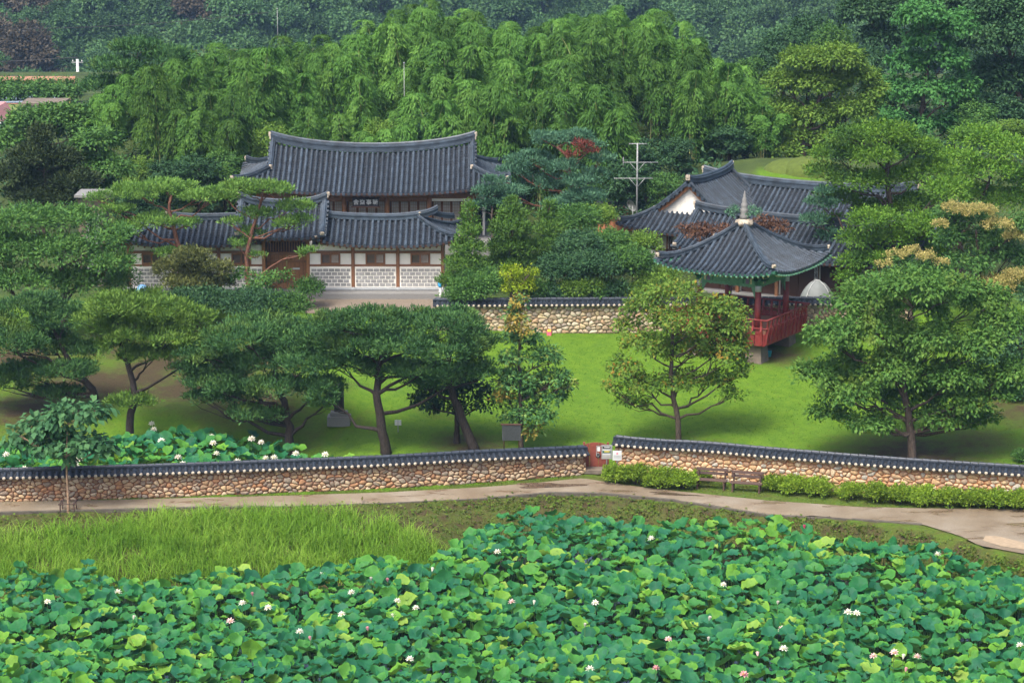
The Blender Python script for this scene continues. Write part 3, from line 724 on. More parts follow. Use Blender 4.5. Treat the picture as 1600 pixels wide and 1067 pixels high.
def gatehouse():
    gz = 3.72; X0 = -10.0; Yg = 148.0
    b = thing('gatehouse', 'long gatehouse with white brick-panelled wings and tall tiled gate roof', 'building', (X0, Yg, gz))
    px = lambda p: A(p, 440, Yg)[0]-X0
    cols = [px(p) for p in (203, 273, 343, 413, 482, 552, 622, 692)]
    bx('plinth', M['granite'], b, ((cols[0]+cols[7])/2, 1.1, .2), (cols[7]-cols[0]+.9, 4.2, .44), 0, .02)
    for i, x in enumerate(cols):
        hh = 3.5 if i in (3, 4) else 2.95
        bx('column', M['wood_orange'] if i in (3, 4) else M['wood'], b, (x, -.01, .45+hh/2), (.2, .22, hh), 0, .015)
        bx('column_foot', M['granite_pale'], b, (x, -.01, .53), (.26, .28, .18), 0, .02)
    for i in (0, 1, 2, 4, 5, 6): wing_bay(b, cols[i], cols[i+1], i)
    # back and end walls so that the wings are real volumes
    for x0, x1 in ((cols[0], cols[3]), (cols[4], cols[7])):
        bx('back_wall', M['plaster'], b, ((x0+x1)/2, 3.3, 1.75), (x1-x0, .12, 2.6))
    for x in (cols[0], cols[7]): bx('end_wall', M['plaster'], b, (x, 1.66, 1.75), (.12, 3.1, 2.6))
    # the gate
    g0, g1 = cols[3]+.1, cols[4]-.1; c = (g0+g1)/2; w = (g1-g0)/2
    for s in (-1, 1):
        d = bx('door', M['wood_orange'], b, (c+s*w/2, .55, 1.45), (w-.03, .08, 2.0), 0, .01)
        for k in range(1, 5): bx('plank_joint', M['wood_dark'], d, (c+s*w/2-w/2+k*w/5, .507, 1.45), (.016, .012, 1.98))
        for z in (.85, 2.05): bx('batten', M['wood'], d, (c+s*w/2, .49, z), (w-.1, .05, .12), 0, .008)
        bx('door_ring', M['black'], d, (c+s*.16, .47, 1.5), (.10, .03, .14), 0, .01)
    bx('notice', M['white_paint'], b, (c+.55, .46, 1.62), (.42, .02, .09))
    bx('threshold', M['wood'], b, (c, .55, .41), (2*w, .16, .16), 0, .01)
    bx('lintel', M['wood'], b, (c, .5, 2.54), (2*w, .2, .16), 0, .01)
    tr = bx('transom', M['wood_dark'], b, (c, .62, 2.98), (2*w, .05, .74))
    for k in range(15): bx('spindle', M['wood_orange'], tr, (c-w+.1+k*(2*w-.2)/14, .53, 2.98), (.045, .05, .70))
    bx('tie_beam', M['wood'], b, (c, 0, 3.45), (2*w, .2, .22), 0, .01)
    # roofs
    z_e = 6.95-gz
    xl, xr = A(497, 380, 147)[0]-X0-.3, A(724, 368, 147)[0]-X0
    ro, zf = roof(b, ((xl+xr)/2, 1.7, z_e), 0, (xr-xl)/2, 2.72, (xr-xl)/2-2.66, 1.12, .45, .16, sp=.335, hipL=False, ridge_h=.40, a=.8)
    e = (xr-xl)/2-2.66
    part('ridge', MB().sweep(ridge_prof(.34, .42), [(e-.1+t*1.15, .35*t*t, zf(e, 0)-.05+.30*t*t) for t in np.linspace(0, 1, 8)]), M['tile'], ro)
    part('ridge', MB().sweep(ridge_prof(.30, .34), [(e+.9+t*1.1, .45+.9*t, zf(e, 0)-.02-.50*t+.2*t*t) for t in np.linspace(0, 1, 7)]), M['tile'], ro)
    xl, xr = A(182, 372, 147)[0]-X0, A(405, 380, 147)[0]-X0+.3
    roof(b, ((xl+xr)/2, 1.7, z_e), 0, (xr-xl)/2, 2.72, (xr-xl)/2-2.66, 1.12, .45, .16, sp=.335, hipR=False, ridge_h=.40, a=.8)
    roof(b, ((cols[3]+cols[4])/2-.25, 1.7, 7.40-gz), 0, 2.62, 2.85, 2.62, 1.48, .22, .32, sp=.33, hipL=False, hipR=False, ridge_h=.46, a=.74)
    return b
gatehouse()

# ------------------------------------------------------------------ main hall
def main_hall():
    X0, Y0, gz = -8.85, 159.0, 4.55
    b = thing('main_hall', 'large hall with sweeping grey tiled roof and dark name board', 'building', (X0, Y0, gz))
    px = lambda p: A(p, 330, Y0)[0]-X0
    bx('plinth', M['granite'], b, (0, 2.9, .3), (15.6, 8.2, .9), 0, .03)
    cols = [px(p) for p in (404, 471, 538, 605, 671, 738)]
    for x in cols: part('column', MB().lathe([(.15, .7), (.15, 3.95)], (x, 0, 0), 14), M['wood_orange'], b, True)
    bx('tie_beam', M['wood'], b, (0, 0, 3.48), (cols[-1]-cols[0]+.5, .20, .34), 0, .02)
    bx('eave_beam', M['wood_dark'], b, (0, 0, 3.92), (cols[-1]-cols[0]+.9, .24, .24), 0, .02)
    for i in range(5):
        x0, x1 = cols[i]+.16, cols[i+1]-.16; c = (x0+x1)/2; w = x1-x0
        bx('wall_panel', M['wood_dark'], b, (c, 1.34, 2.2), (w+.32, .08, 3.0))
        bx('transom_panel', M['wood'] if i < 4 else M['plaster'], b, (c, .02, 3.22), (w, .06, .18))
        for k in range(4):
            d = bx('door', M['wood'], b, (c-w/2+(k+.5)*w/4, 1.25, 1.95), (w/4-.04, .06, 2.1), 0, .008)
            part('pane', MB().box((c-w/2+(k+.5)*w/4, 1.212, 2.05), (w/4-.16, .014, 1.7)), M['paper'], d)
            lt = MB()
            for q in range(1, 4): lt.box((c-w/2+(k+.5)*w/4-w/8+.08+q*(w/4-.16)/4, 1.20, 2.05), (.016, .012, 1.7))
            for q in range(1, 9): lt.box((c-w/2+(k+.5)*w/4, 1.199, 1.2+q*.19), (w/4-.16, .012, .014))
            part('lattice', lt, M['wood'], d)
    for s in (-1, 1): bx('end_wall', M['plaster'], b, (s*7.05, 3.6, 2.3), (.14, 4.6, 3.2))
    bx('back_wall', M['plaster'], b, (0, 5.9, 2.3), (14.1, .14, 3.2))
    # name board
    sx = px(573)
    sb = part('name_board', MB().box((sx, -.95, 3.22), (1.66, .07, .56), 0, .015, rx=R(8)), M['black'], b)
    fr = MB(); fr.box((sx, -.94, 3.525), (1.80, .10, .07)); fr.box((sx, -.98, 2.925), (1.80, .12, .07)); part('board_frame', fr, M['wood_dark'], sb)
    hanja('lettering', '舍齋事職', M['white_paint'], sb, (sx, -1.0, 3.205), .36, (pi/2+R(8), 0, 0), gap=1.22)
    roof(b, (0, 3.0, 8.38-gz), 0, 8.72, 4.5, 6.5, 2.0, .72, .62, sp=.32, ridge_h=.62, a=.74, over=1.4)
    return b
main_hall()

# ------------------------------------------------------------------ houses on the right, turned to face down-left
TH = R(-28)
def frame_at(px_, py_, Y): return A(px_, py_, Y)
def house_wing():
    x, y, z = A(1075, 277, 156); gz = 3.9
    cx, cy = x+3.4*sin(R(28)), y+3.4*cos(R(28)); ez = 6.35
    b = thing('gable_house', 'tiled house wing with white brick gable and brown barge boards', 'building', (cx, cy, gz), R(62))
    roof(b, (0, 0, ez-gz), 0, 5.2, 4.05, 3.4, 2.75, .42, .18, sp=.335, ridge_h=.46, a=.66)
    bx('plinth', M['granite'], b, (-.3, 0, .15), (7.6, 6.0, .5), 0, .02)
    bx('wall', M['plaster'], b, (-.3, 0, 1.55), (7.0, 5.3, 2.3))
    for k, yy in enumerate((-2.72, -.9, .9, 2.72)):
        cl = bx('column', M['wood_dark'], b, (-3.86, yy, 1.45), (.2, .2, 2.5), 0, .015)
        if k in (3,):
            bd = bx('couplet_board', M['white_paint'], b, (-3.985, yy, 1.55), (.03, .24, 1.75))
            hanja('lettering', '山月水中明', M['black'], bd, (-4.005, yy, 1.55), .25, (pi/2, 0, -pi/2), True)
    for yy in (-1.8, 0, 1.8):
        bx('beam', M['wood_dark'], b, (-3.84, yy, 2.2), (.12, 1.6, .14)); bx('rail', M['wood_dark'], b, (-3.84, yy, 1.2), (.12, 1.6, .12))
        d = bx('door', M['wood'], b, (-3.83, yy-.3, 1.25), (.06, .8, 1.75)); bx('pane', M['paper'], d, (-3.866, yy-.3, 1.35), (.012, .6, 1.4))
    return b
def house_main():
    x, y, z = A(1100, 268, 163); gz = 4.4
    cx, cy = x+7.2*cos(TH), y+7.2*sin(TH)
    b = thing('rear_house', 'long tiled house behind the white gable with high ridge', 'building', (cx, cy, gz), TH)
    roof(b, (0, 0, z-.55-2.35-gz), 0, 9.2, 4.3, 7.2, 2.3, .4, .35, sp=.335, ridge_h=.55, a=.7)
    bx('plinth', M['granite'], b, (0, 0, .1), (15.5, 6.6, .5), 0, .02); bx('wall', M['plaster'], b, (0, 0, 1.2), (15, 5.8, 2.4))
    for k in range(7): bx('column', M['wood_dark'], b, (-7.5+k*2.5, -2.95, 1.2), (.2, .2, 2.4), 0, .015)
    for k in range(6): bx('door', M['wood'], b, (-6.25+k*2.5, -2.93, 1.1), (1.5, .06, 1.8))
    return b
def house_front():
    x, y, z = A(1087, 333, 152); gz = 3.6
    L = 7.4; cx, cy = x+L*cos(TH), y+L*sin(TH)
    b = thing('front_house', 'tiled house behind the pavilion with dark timber front', 'building', (cx, cy, gz), TH)
    ez = 6.35
    roof(b, (0, 0, ez-gz), 0, L, 3.3, L, 1.72, .25, .2, sp=.335, hipL=False, hipR=False, ridge_h=.46, a=.76)
    bx('plinth', M['granite'], b, (0, 0, .1), (13.4, 4.8, .5), 0, .02); bx('wall', M['plaster'], b, (0, .3, 1.5), (12.8, 3.8, 2.5))
    for k in range(6):
        bx('column', M['wood'], b, (-6.2+k*2.48, -2.05, 1.5), (.2, .2, 2.6), 0, .015)
        if k < 5:
            c = -4.96+k*2.48
            bx('beam', M['wood_dark'], b, (c, -1.98, 2.55), (2.28, .14, .3))
            if k < 4:
                bx('wall_panel', M['wood_dark'], b, (c, -1.66, 1.4), (2.3, .06, 2.3))
                for s in (-1, 1): bx('door', M['wood_dark'], b, (c+s*.56, -1.72, 1.3), (1.05, .06, 2.0), 0, .01)
            else: bx('rail', M['wood_dark'], b, (c, -1.70, 1.3), (2.28, .14, .12))
    q = A(1299, 420, 146.3); lx = (q[0]-cx)*cos(-TH)-(q[1]-cy)*sin(-TH)
    k = min(range(6), key=lambda i: abs(-6.2+i*2.48-lx)); xk = -6.2+k*2.48
    bd = bx('couplet_board', M['white_paint'], b, (xk, -2.17, 1.95), (.22, .03, 1.45))
    hanja('lettering', '月木玉高博', M['black'], bd, (xk, -2.19, 1.95), .22, (pi/2, 0, 0), True)
    return b
house_wing(); house_main(); house_front()

# ------------------------------------------------------------------ pavilion
def pavilion():
    X0, Y0 = 12.62, 137.4; gz = float(hz(X0, Y0-1.5)); rz = R(-31)
    b = thing('pavilion', 'square red pavilion with painted green eaves and grey tiled roof', 'pavilion', (X0, Y0, gz), rz)
    c4 = ((-1, -1), (1, -1), (1, 1), (-1, 1)); k = 1.77
    dz0 = 3.80-gz; dt = dz0+.62
    for sx, sy in c4:
        w = .46
        mb = MB(); mb.add([(sx*k+a*f, sy*k+c*f, z) for z, f in ((-.3, .5), (dz0+.02, .40)) for a, c in ((-1, -1), (1, -1), (1, 1), (-1, 1))], [(3, 2, 1, 0), (4, 5, 6, 7), (0, 1, 5, 4), (1, 2, 6, 5), (2, 3, 7, 6), (3, 0, 4, 7)])
        part('stone_pier', mb, M['concrete'], b)
    D = 2.55
    bx('deck', M['red'], b, (0, 0, dz0+.14), (2*D-.1, 2*D-.1, .26), 0, .02)
    bx('floor', M['wood'], b, (0, 0, dt-.06), (2*D-.3, 2*D-.3, .08))
    for s in range(4):
        an = s*pi/2; ca, sa = cos(an), sin(an); rot = lambda x, y: (x*ca-y*sa, x*sa+y*ca)
        q = rot(0, -D); ap = bx('apron', M['red'], b, (q[0], q[1], dz0+.33), (2*D if s % 2 == 0 else .08, .08 if s % 2 == 0 else 2*D, .66), 0, .015)
        n = 11
        for i in range(n):
            x = -D+.12+(2*D-.24)*i/(n-1)
            # curved rail post leaning outwards, standing on the apron
            pts = [rot(x, -D-.05), rot(x, -D-.08), rot(x, -D-.15), rot(x, -D-.13), rot(x, -D-.19)]; zs = (dz0+.10, dz0+.55, dz0+.85, dz0+1.12, dz0+1.42)
            mb = MB(); w = .055; ux, uy = rot(1, 0); vx, vy = rot(0, 1); vs = []
            for (p, z, dd) in zip(pts, zs, (.05, .07, .085, .05, .04)):
                for a, c in ((-w, -dd), (w, -dd), (w, dd), (-w, dd)): vs.append((p[0]+ux*a+vx*c, p[1]+uy*a+vy*c, z))
            mb.add(vs, [(j*4+t, j*4+(t+1) % 4, j*4+4+(t+1) % 4, j*4+4+t) for j in range(4) for t in range(4)]+[(3, 2, 1, 0), (16, 17, 18, 19)])
            part('rail_post', mb, M['red'], b)
        a0, a1 = rot(-D-.22, -D-.2), rot(D+.22, -D-.2)
        part('top_rail', MB().tube([(*a0, dz0+1.46), (*rot(0, -D-.2), dz0+1.46), (*a1, dz0+1.46)], .05, 8), M['red'], b, True)
        a0, a1 = rot(-D-.1, -D-.12), rot(D+.1, -D-.12)
        part('mid_rail', MB().tube([(*a0, dz0+.98), (*rot(0, -D-.12), dz0+.98), (*a1, dz0+.98)], .045, 8), M['red'], b, True)
        for i in range(n-1):
            x = -D+.12+(2*D-.24)*(i+.5)/(n-1); q = rot(x, -D-.05); bx('rail_panel', M['red'], b, (q[0], q[1], dz0+.78), (.30 if s % 2 == 0 else .03, .03 if s % 2 == 0 else .30, .22))
    ct = 7.55-gz
    for sx, sy in c4:
        col = part('column', MB().lathe([(.17, dt-.1), (.165, ct-.95)], (sx*k, sy*k, 0), 16), M['red'], b, True)
        part('painted_band', MB().lathe([(.172, ct-.95), (.172, ct-.62)], (sx*k, sy*k, 0), 16), M['granite_pale'], col, True)
        part('painted_head', MB().lathe([(.17, ct-.62), (.17, ct+.05)], (sx*k, sy*k, 0), 16), M['jade'], col, True)
    for s in range(4):
        an = s*pi/2; ca, sa = cos(an), sin(an); rot = lambda x, y: (x*ca-y*sa, x*sa+y*ca)
        def bar(name, m, x, y, z, lx, ly, lz, par=b):
            q = rot(x, y); d = (lx, ly, lz) if s % 2 == 0 else (ly, lx, lz); return bx(name, m, par, (q[0], q[1], z), d, 0, .012)
        bm = bar('painted_beam', M['jade_pale'], 0, -k, ct-.42, 2*k-.3, .22, .30)
        for sx in (-1, 1):
            bar('beam_end_paint', M['cream'], sx*1.38, -k, ct-.42, .12, .23, .305, bm); bar('beam_end_paint', M['violet'], sx*1.16, -k, ct-.42, .2, .235, .31, bm)
            q = rot(sx*1.5, -k-.113)
            bar('beam_end_paint', M['jade'], sx*.93, -k, ct-.42, .12, .23, .305, bm)
        bar('plate_beam', M['jade'], 0, -k, ct+.02, 2*k+.9, .26, .16)
        bar('upper_beam', M['jade'], 0, -k, ct+.30, 2*k+1.2, .22, .18)
        for x in (-.6, .6): bar('strut_block', M['jade_pale'], x, -k, ct+.16, .42, .2, .14)
        bar('flower_panel', M['violet'], 0, -k, ct-.12, .55, .16, .22)
        # carved valance under the beam and down the columns
        vs = []; n = 26; xs = np.linspace(-k+.15, k-.15, n)
        for x in xs:
            e = abs(x)/(k-.15); low = ct-.62-.10-.10*(1+sin(x*22))*.35-.75*max(0, e-.86)/.14
            for yy in (-k-.03, -k+.03):
                p = rot(x, yy); vs += [(p[0], p[1], ct-.57), (p[0], p[1], low)]
        fs = []
        for i in range(n-1): fs += [(i*4, i*4+1, i*4+5, i*4+4), (i*4+2, i*4+6, i*4+7, i*4+3), (i*4+1, i*4+3, i*4+7, i*4+5)]
        part('valance', MB().add(vs, fs), M['jade_pale'], b)
        for sx in (-1, 1):          # bracket arms curling out from the column heads
            for j in range(3):
                z = ct-.30+j*.2; L_ = .55+.18*j; pts = []
                for t in np.linspace(0, 1, 6): q = rot(sx*(k), -k-.1-L_*t); pts.append((q[0], q[1], z-.05*sin(t*pi)+.16*t*t))
                part('bracket', MB().tube(pts, [.075, .075, .07, .06, .045, .02], 6), M['jade' if j != 1 else 'jade_pale'], b, True)
                pts = []
                for t in np.linspace(0, 1, 6): q = rot(sx*(k+.1+L_*t), -k); pts.append((q[0], q[1], z-.05*sin(t*pi)+.16*t*t))
                part('bracket', MB().tube(pts, [.075, .075, .07, .06, .045, .02], 6), M['jade' if j != 2 else 'violet'], b, True)
    ez = 7.78-gz
    ro, zf = roof(b, (0, 0, ez), 0, 3.62, 3.62, 0, 2.25, .40, 0, sp=.31, a=.58, ridge_h=.50, raf='cream', soff='jade', over=1.6, raf_sp=.30)
    # second row of short square rafters, painted green
    for s in range(4):
        an = s*pi/2; ca, sa = cos(an), sin(an)
        for i in range(22):
            x = -3.3+6.6*i/21; y = -3.58; z = zf(x, y)-.14; q = (x*ca-y*sa, x*sa+y*ca)
            part('flying_rafter', MB().box((q[0], q[1], z), (.09, .34, .08) if s % 2 == 0 else (.34, .09, .08)), M['jade_pale'], ro)
    az = ez+2.25
    fn = thing('finial', '', '', (0, 0, 0)); fn.parent = b
    for kk in list(fn.keys()): del fn[kk]
    part('base', MB().lathe([(.42, az-.25), (.45, az-.05), (.38, az+.05), (.30, az+.12)], n=16), M['lime'], fn, True)
    for i in range(8):
        w = 2*pi*i/8; part('petal', MB().lathe([(.02, -.14), (.13, -.1), (.15, .02), (.10, .12), (.02, .14)], (.40*cos(w), .40*sin(w), az-.08), 8), M['lime'], fn, True)
    part('spire', MB().lathe([(0.246, az+.1), (0.262, az+.3), (0.197, az+.42), (0.221, az+.52), (0.221, az+.66), (0.164, az+.72), (0.189, az+.8), (0.180, az+.95), (0.123, az+1.02), (0.139, az+1.1), (0.115, az+1.25), (0.074, az+1.32), (0.082, az+1.4), (0.041, az+1.55), (0.016, az+1.66)], n=16), M['granite'], fn, True)
    return b, az+gz
pav, PAV_Z = pavilion()
# ================================================================== foliage
def unit(v): return v/(np.linalg.norm(v, axis=-1, keepdims=True)+1e-9)
def leaf_quads(c, d, n, L, W, fold=.12):
    s = unit(np.cross(d, n)); n = np.cross(s, d); L = np.asarray(L)[:, None]; W = np.asarray(W)[:, None]
    V = np.stack([c, c+d*L*.48+s*W*.5+n*W*fold, c+d*L-n*L*.10, c+d*L*.48-s*W*.5+n*W*fold], 1).reshape(-1, 3)
    return V, np.arange(len(V)).reshape(-1, 4)
STY = {  # rc clump radius, per leaves in a clump, L, W, dens, flat, direction mix (out, up), normal up weight, shrink of the lobes
    'broad': dict(rc=.34, per=25, L=.20, W=.115, dens=1.25, flat=.75, out=.9, up=-.40, nup=1.0, sh=.35),
    'big': dict(rc=.40, per=16, L=.36, W=.23, dens=1.1, flat=.75, out=.9, up=-.8, nup=1.0, sh=.35),
    'walnut': dict(rc=.36, per=30, L=.21, W=.11, dens=1.25, flat=.7, out=.9, up=-.5, nup=1.1, sh=-.15),
    'airy': dict(rc=.32, per=18, L=.19, W=.105, dens=1.15, flat=.75, out=.8, up=-.35, nup=.9, sh=.2),
    'pine': dict(rc=.30, per=36, L=.21, W=.052, dens=1.35, flat=.45, out=.8, up=.75, nup=.4, sh=.45),
    'fine': dict(rc=.32, per=30, L=.17, W=.074, dens=1.2, flat=.8, out=.8, up=.1, nup=.7, sh=.35),
    'conifer': dict(rc=.24, per=32, L=.16, W=.06, dens=1.3, flat=.85, out=.8, up=.6, nup=.5, sh=.4),
    'shrub': dict(rc=.17, per=22, L=.10, W=.06, dens=1.15, flat=.85, out=.8, up=.4, nup=.8, sh=.3),
    'far': dict(rc=.60, per=36, L=.36, W=.22, dens=1.2, flat=.75, out=.9, up=-.2, nup=.9, sh=.3),
}
def crown_arrays(lobes, st, g, dens=1.0, size=1.0):
    S = STY[st]; C = []; O = []; cl = []
    for cx, cy, cz, rx, ry, rz in lobes:
        area = 4*pi*((rx*ry)**1.6/3+(rx*rz)**1.6/3+(ry*rz)**1.6/3)**(1/1.6)
        k = max(4, int(S['dens']*dens*area/(pi*S['rc']**2)*1.15))
        v = unit(g.normal(size=(k, 3))); low = v[:, 2] < -.35; v[low, 2] *= -g.uniform(.2, 1, low.sum()) ; v = unit(v)
        r = .50+.52*g.random(k)**.6
        C.append(np.array([cx, cy, cz])+v*r[:, None]*np.array([rx, ry, rz])); O.append(unit(v/np.array([rx, ry, rz])))
    C = np.concatenate(C); O = np.concatenate(O); per = S['per']; rc = S['rc']*size
    crnd = g.random(len(C)); sz = g.uniform(.65, 1.25, len(C))
    C2 = np.repeat(C, per, 0); O2 = np.repeat(O, per, 0); m = len(C2); szr = np.repeat(sz, per)[:, None]
    off = g.normal(size=(m, 3))*.55; off = off/np.maximum(1, np.linalg.norm(off, axis=1, keepdims=True)/1.25)
    P_ = C2+off*rc*szr*np.array([1, 1, S['flat']])
    up = np.array([0, 0, 1.0])
    d = unit(unit(off+1e-6)*S['out']*.7+O2*S['out']*.5+up*S['up']+g.normal(size=(m, 3))*.42)
    n = unit(O2*.7+up*S['nup']+g.normal(size=(m, 3))*.45)
    k = g.uniform(.7, 1.3, m)*size
    V, F = leaf_quads(P_, d, n, S['L']*k, S['W']*k*g.uniform(.8, 1.2, m))
    return V, F, np.clip(.5*np.repeat(crnd, per)+.5*g.random(m), 0, 1)
def limb_path(a, b, g, sag=.12, n=6):
    a = np.array(a); b = np.array(b); t = np.linspace(0, 1, n)[:, None]; L = np.linalg.norm(b-a)
    p = a+(b-a)*t; p[:, 2] += sag*L*np.sin(t[:, 0]*pi)*(-.4 if b[2] > a[2] else .6)
    p[1:-1] += g.normal(size=(n-2, 3))*L*.035; return p
def tree(name, label, lobes_px, st, fm, bark='bark', base=None, Y=None, gz=None, trunk=None, r0=.16, dens=1.0, size=1.0, depth=.9, cat='tree', limbs=True, extra=None, seed=None, group=None, dj=.35, jit=0):
    """trunk and lobes are given where the photograph shows them, at the tree's own distance"""
    g = np.random.default_rng(seed if seed is not None else int(abs(lobes_px[0][0]*31+lobes_px[0][1]*7)) % 99991)
    if base is not None and Y is None:
        b0 = G(*base); Y = b0[1]
    else:
        x0 = A(base[0], base[1], Y)[0] if base is not None else A(lobes_px[0][0], lobes_px[0][1], Y)[0]
        b0 = (x0, Y, float(hz(x0, Y)) if gz is None else gz)
    s = proj(b0[0], Y, b0[2]+2)[2]; lobes = []
    for q in lobes_px:
        px_, py_, rx, rz = q[:4]
        if jit: px_ += g.uniform(-jit, jit); py_ += g.uniform(-jit, jit); rx *= g.uniform(.75, 1.15); rz *= g.uniform(.95, 1.25)
        if st == 'pine' and Y < 135: rx *= 1.12; rz *= 1.25
        dy = q[4] if len(q) > 4 else g.uniform(-dj, dj)*max(rx/s*2.0, .8)
        c = A(px_, py_, Y+dy); rcm = STY[st]['rc']*size; shk = STY[st]['sh']; rx = max(.3, rx/s-shk*rcm); rz = max(.18, rz/s-shk*rcm*STY[st]['flat']); lobes.append((c[0]-b0[0], c[1]-b0[1], c[2]-b0[2], rx, rx*depth, rz))
    o = thing(name, label, cat, b0, group=group)
    V, F, rn = crown_arrays(lobes, st, g, dens, size)
    cr = obj('crown', mesh_np('crown', V, F, fm, rn), o)
    mb = MB(); pts = []
    if trunk:
        for i, (tx, ty) in enumerate(trunk):
            c = A(tx, ty, Y+(0 if i == 0 else g.uniform(-.15, .15))); pts.append(np.array(c)-np.array(b0))
        pts[0][2] = min(pts[0][2], 0); pts.insert(0, pts[0]-np.array([0, 0, .3]))
    else:
        zt = max(l[2] for l in lobes)*.75; pts = [np.array([0, 0, -.3]), np.array([.05, 0, zt*.35]), np.array([np.mean([l[0] for l in lobes])*.6, 0, zt*.7]), np.array([np.mean([l[0] for l in lobes]), 0, zt])]
    pts = np.array(pts); d = np.r_[0, np.cumsum(np.linalg.norm(np.diff(pts, axis=0), axis=1))]
    tt = np.linspace(0, d[-1], 14); tp = np.stack([np.interp(tt, d, pts[:, i]) for i in range(3)], -1)
    tp[2:-1] += g.normal(size=(11, 3))*r0*.15
    rad = r0*(1.25-.25*np.minimum(1, tt/.6)-.62*(tt/d[-1])**1.2); mb.tube(tp, rad, 8)
    tr = part('trunk', mb, M[bark], o, True)
    if limbs:
        lm = MB()
        for l in lobes:
            c = np.array(l[:3]); zt = np.clip((c[2]-.8*abs(c[0]-tp[-1][0])*.5-l[5]), tp[3][2], tp[-1][2]); i = int(np.argmin(np.abs(tp[:, 2]-zt)+(np.arange(14) < 3)*99))
            p = limb_path(tp[i], c-np.array([0, 0, l[5]*.25]), g); lm.tube(p, np.linspace(max(.03, rad[i]*.55), .018, len(p)), 5, False)
            for _ in range(3):
                e = c+g.normal(size=3)*np.array(l[3:])*.45; p2 = limb_path(p[3], e, g, .05, 4); lm.tube(p2, np.linspace(.03, .010, 4), 4, False)
        part('limbs', lm, M[bark], o, True)
    for nm, lob, st2, m2, dn in (extra or []):
        L2 = []
        for q in lob:
            c = A(q[0], q[1], Y-(q[4] if len(q) > 4 else .4)); L2.append((c[0]-b0[0], c[1]-b0[1], c[2]-b0[2], q[2]/s, q[2]/s, q[3]/s))
        V, F, rn = crown_arrays(L2, st2, g, dn, size); obj(nm, mesh_np(nm, V, F, m2, rn), o)
    return o
def shrub(name, label, px_, py_, rx, rz, fm, st='shrub', dens=1.0, Y=None, group=None, sub=5, size=1.0):
    """rounded bush: centre of its outline, standing on the ground under it"""
    g = np.random.default_rng(int(px_*13+py_*7)); 
    if Y is None: b0 = G(px_, py_+rz*.8); Y = b0[1]
    else: x0 = A(px_, py_, Y)[0]; b0 = (x0, Y, float(hz(x0, Y)))
    s = proj(b0[0], Y, b0[2])[2]; c = np.array(A(px_, py_, Y))-np.array(b0); rx /= s; rz /= s; lobes = [(c[0], c[1], c[2], rx*.8, rx*.75, rz*.85)]
    for k in range(sub):
        w = 2*pi*k/sub+g.uniform(-.3, .3); lobes.append((c[0]+.55*rx*cos(w), c[1]+.5*rx*sin(w), c[2]+g.uniform(-.25, .25)*rz, rx*g.uniform(.38, .52), rx*.45, rz*g.uniform(.45, .65)))
    o = thing(name, label, 'shrub', b0, group=group); V, F, rn = crown_arrays(lobes, st, g, dens, size)
    V[:, 2] = np.maximum(V[:, 2], .02); obj('foliage', mesh_np('foliage', V, F, fm, rn), o)
    mb = MB()
    for k in range(5):
        w = 2*pi*k/5; mb.tube([(0, 0, -.1), (rx*.2*cos(w), rx*.2*sin(w), max(.1, c[2]*.6)), (c[0]+rx*.5*cos(w), c[1]+rx*.5*sin(w), c[2]+rz*.2)], [.03, .022, .01], 5)
    part('stems', mb, M['bark'], o, True); return o

LF = {}
LF['pine'] = foliage('pine_needles', [(0.026, 0.075, 0.029), (0.049, 0.123, 0.038), (0.087, 0.181, 0.046)], trans=.15, patch=(0.102, 0.174, 0.036), patch_scale=.5, patch_lo=.56)
LF['pine_blue'] = foliage('blue_green_pine_needles', [(0.032, 0.087, 0.052), (0.058, 0.138, 0.080), (0.102, 0.203, 0.109)], trans=.15)
LF['pine_yellow'] = foliage('yellow_green_pine_needles', [(0.043, 0.102, 0.020), (0.087, 0.167, 0.029), (0.145, 0.232, 0.043)], trans=.2)
LF['pine_bright'] = foliage('fresh_pine_needles', [(0.065, 0.145, 0.029), (0.109, 0.217, 0.041), (0.174, 0.290, 0.061)], trans=.2)
LF['maple_dark'] = foliage('dark_maple_leaves', [(0.014, 0.041, 0.020), (0.026, 0.061, 0.026)], trans=.2)
LF['yellowing'] = foliage('dark_leaves_turning_yellow', [(0.032, 0.090, 0.032), (0.052, 0.138, 0.043), (0.080, 0.181, 0.051), (0.232, 0.275, 0.051)], patch=(0.290, 0.290, 0.072), patch_scale=.8, patch_lo=.60, trans=.25)
LF['persimmon'] = foliage('yellow_green_persimmon_leaves', [(.050, .125, .022), (.085, .175, .028), (.12, .205, .032), (.15, .22, .035), (.30, .15, .025)], trans=.35)
LF['walnut'] = foliage('mid_green_walnut_leaves', [(.040, .112, .026), (.068, .162, .032), (.100, .205, .040), (.130, .225, .045)], patch=(.14, .20, .03), patch_scale=.6, patch_lo=.60, trans=.35)
LF['rain'] = foliage('rain_tree_leaves', [(0.041, 0.109, 0.029), (0.065, 0.160, 0.041), (0.116, 0.217, 0.051)], trans=.3)
LF['blossom'] = foliage('cream_yellow_blossom', [(.10, .15, .03), (.30, .26, .08), (.42, .36, .14), (.14, .18, .04)], trans=.3)
LF['zelkova'] = foliage('fresh_green_fine_leaves', [(0.058, 0.145, 0.020), (0.102, 0.217, 0.026), (0.167, 0.290, 0.036)], trans=.35, patch=(0.043, 0.102, 0.029), patch_scale=.4, patch_lo=.55)
LF['broad'] = foliage('mid_green_leaves', [(0.038, 0.102, 0.029), (0.065, 0.152, 0.035), (0.109, 0.210, 0.043)], trans=.3)
LF['broad_light'] = foliage('light_green_leaves', [(0.072, 0.152, 0.026), (0.123, 0.225, 0.035), (0.189, 0.290, 0.051)], trans=.35)
LF['dark'] = foliage('dark_green_leaves', [(0.020, 0.058, 0.026), (0.035, 0.087, 0.035), (0.061, 0.123, 0.046)], trans=.2)
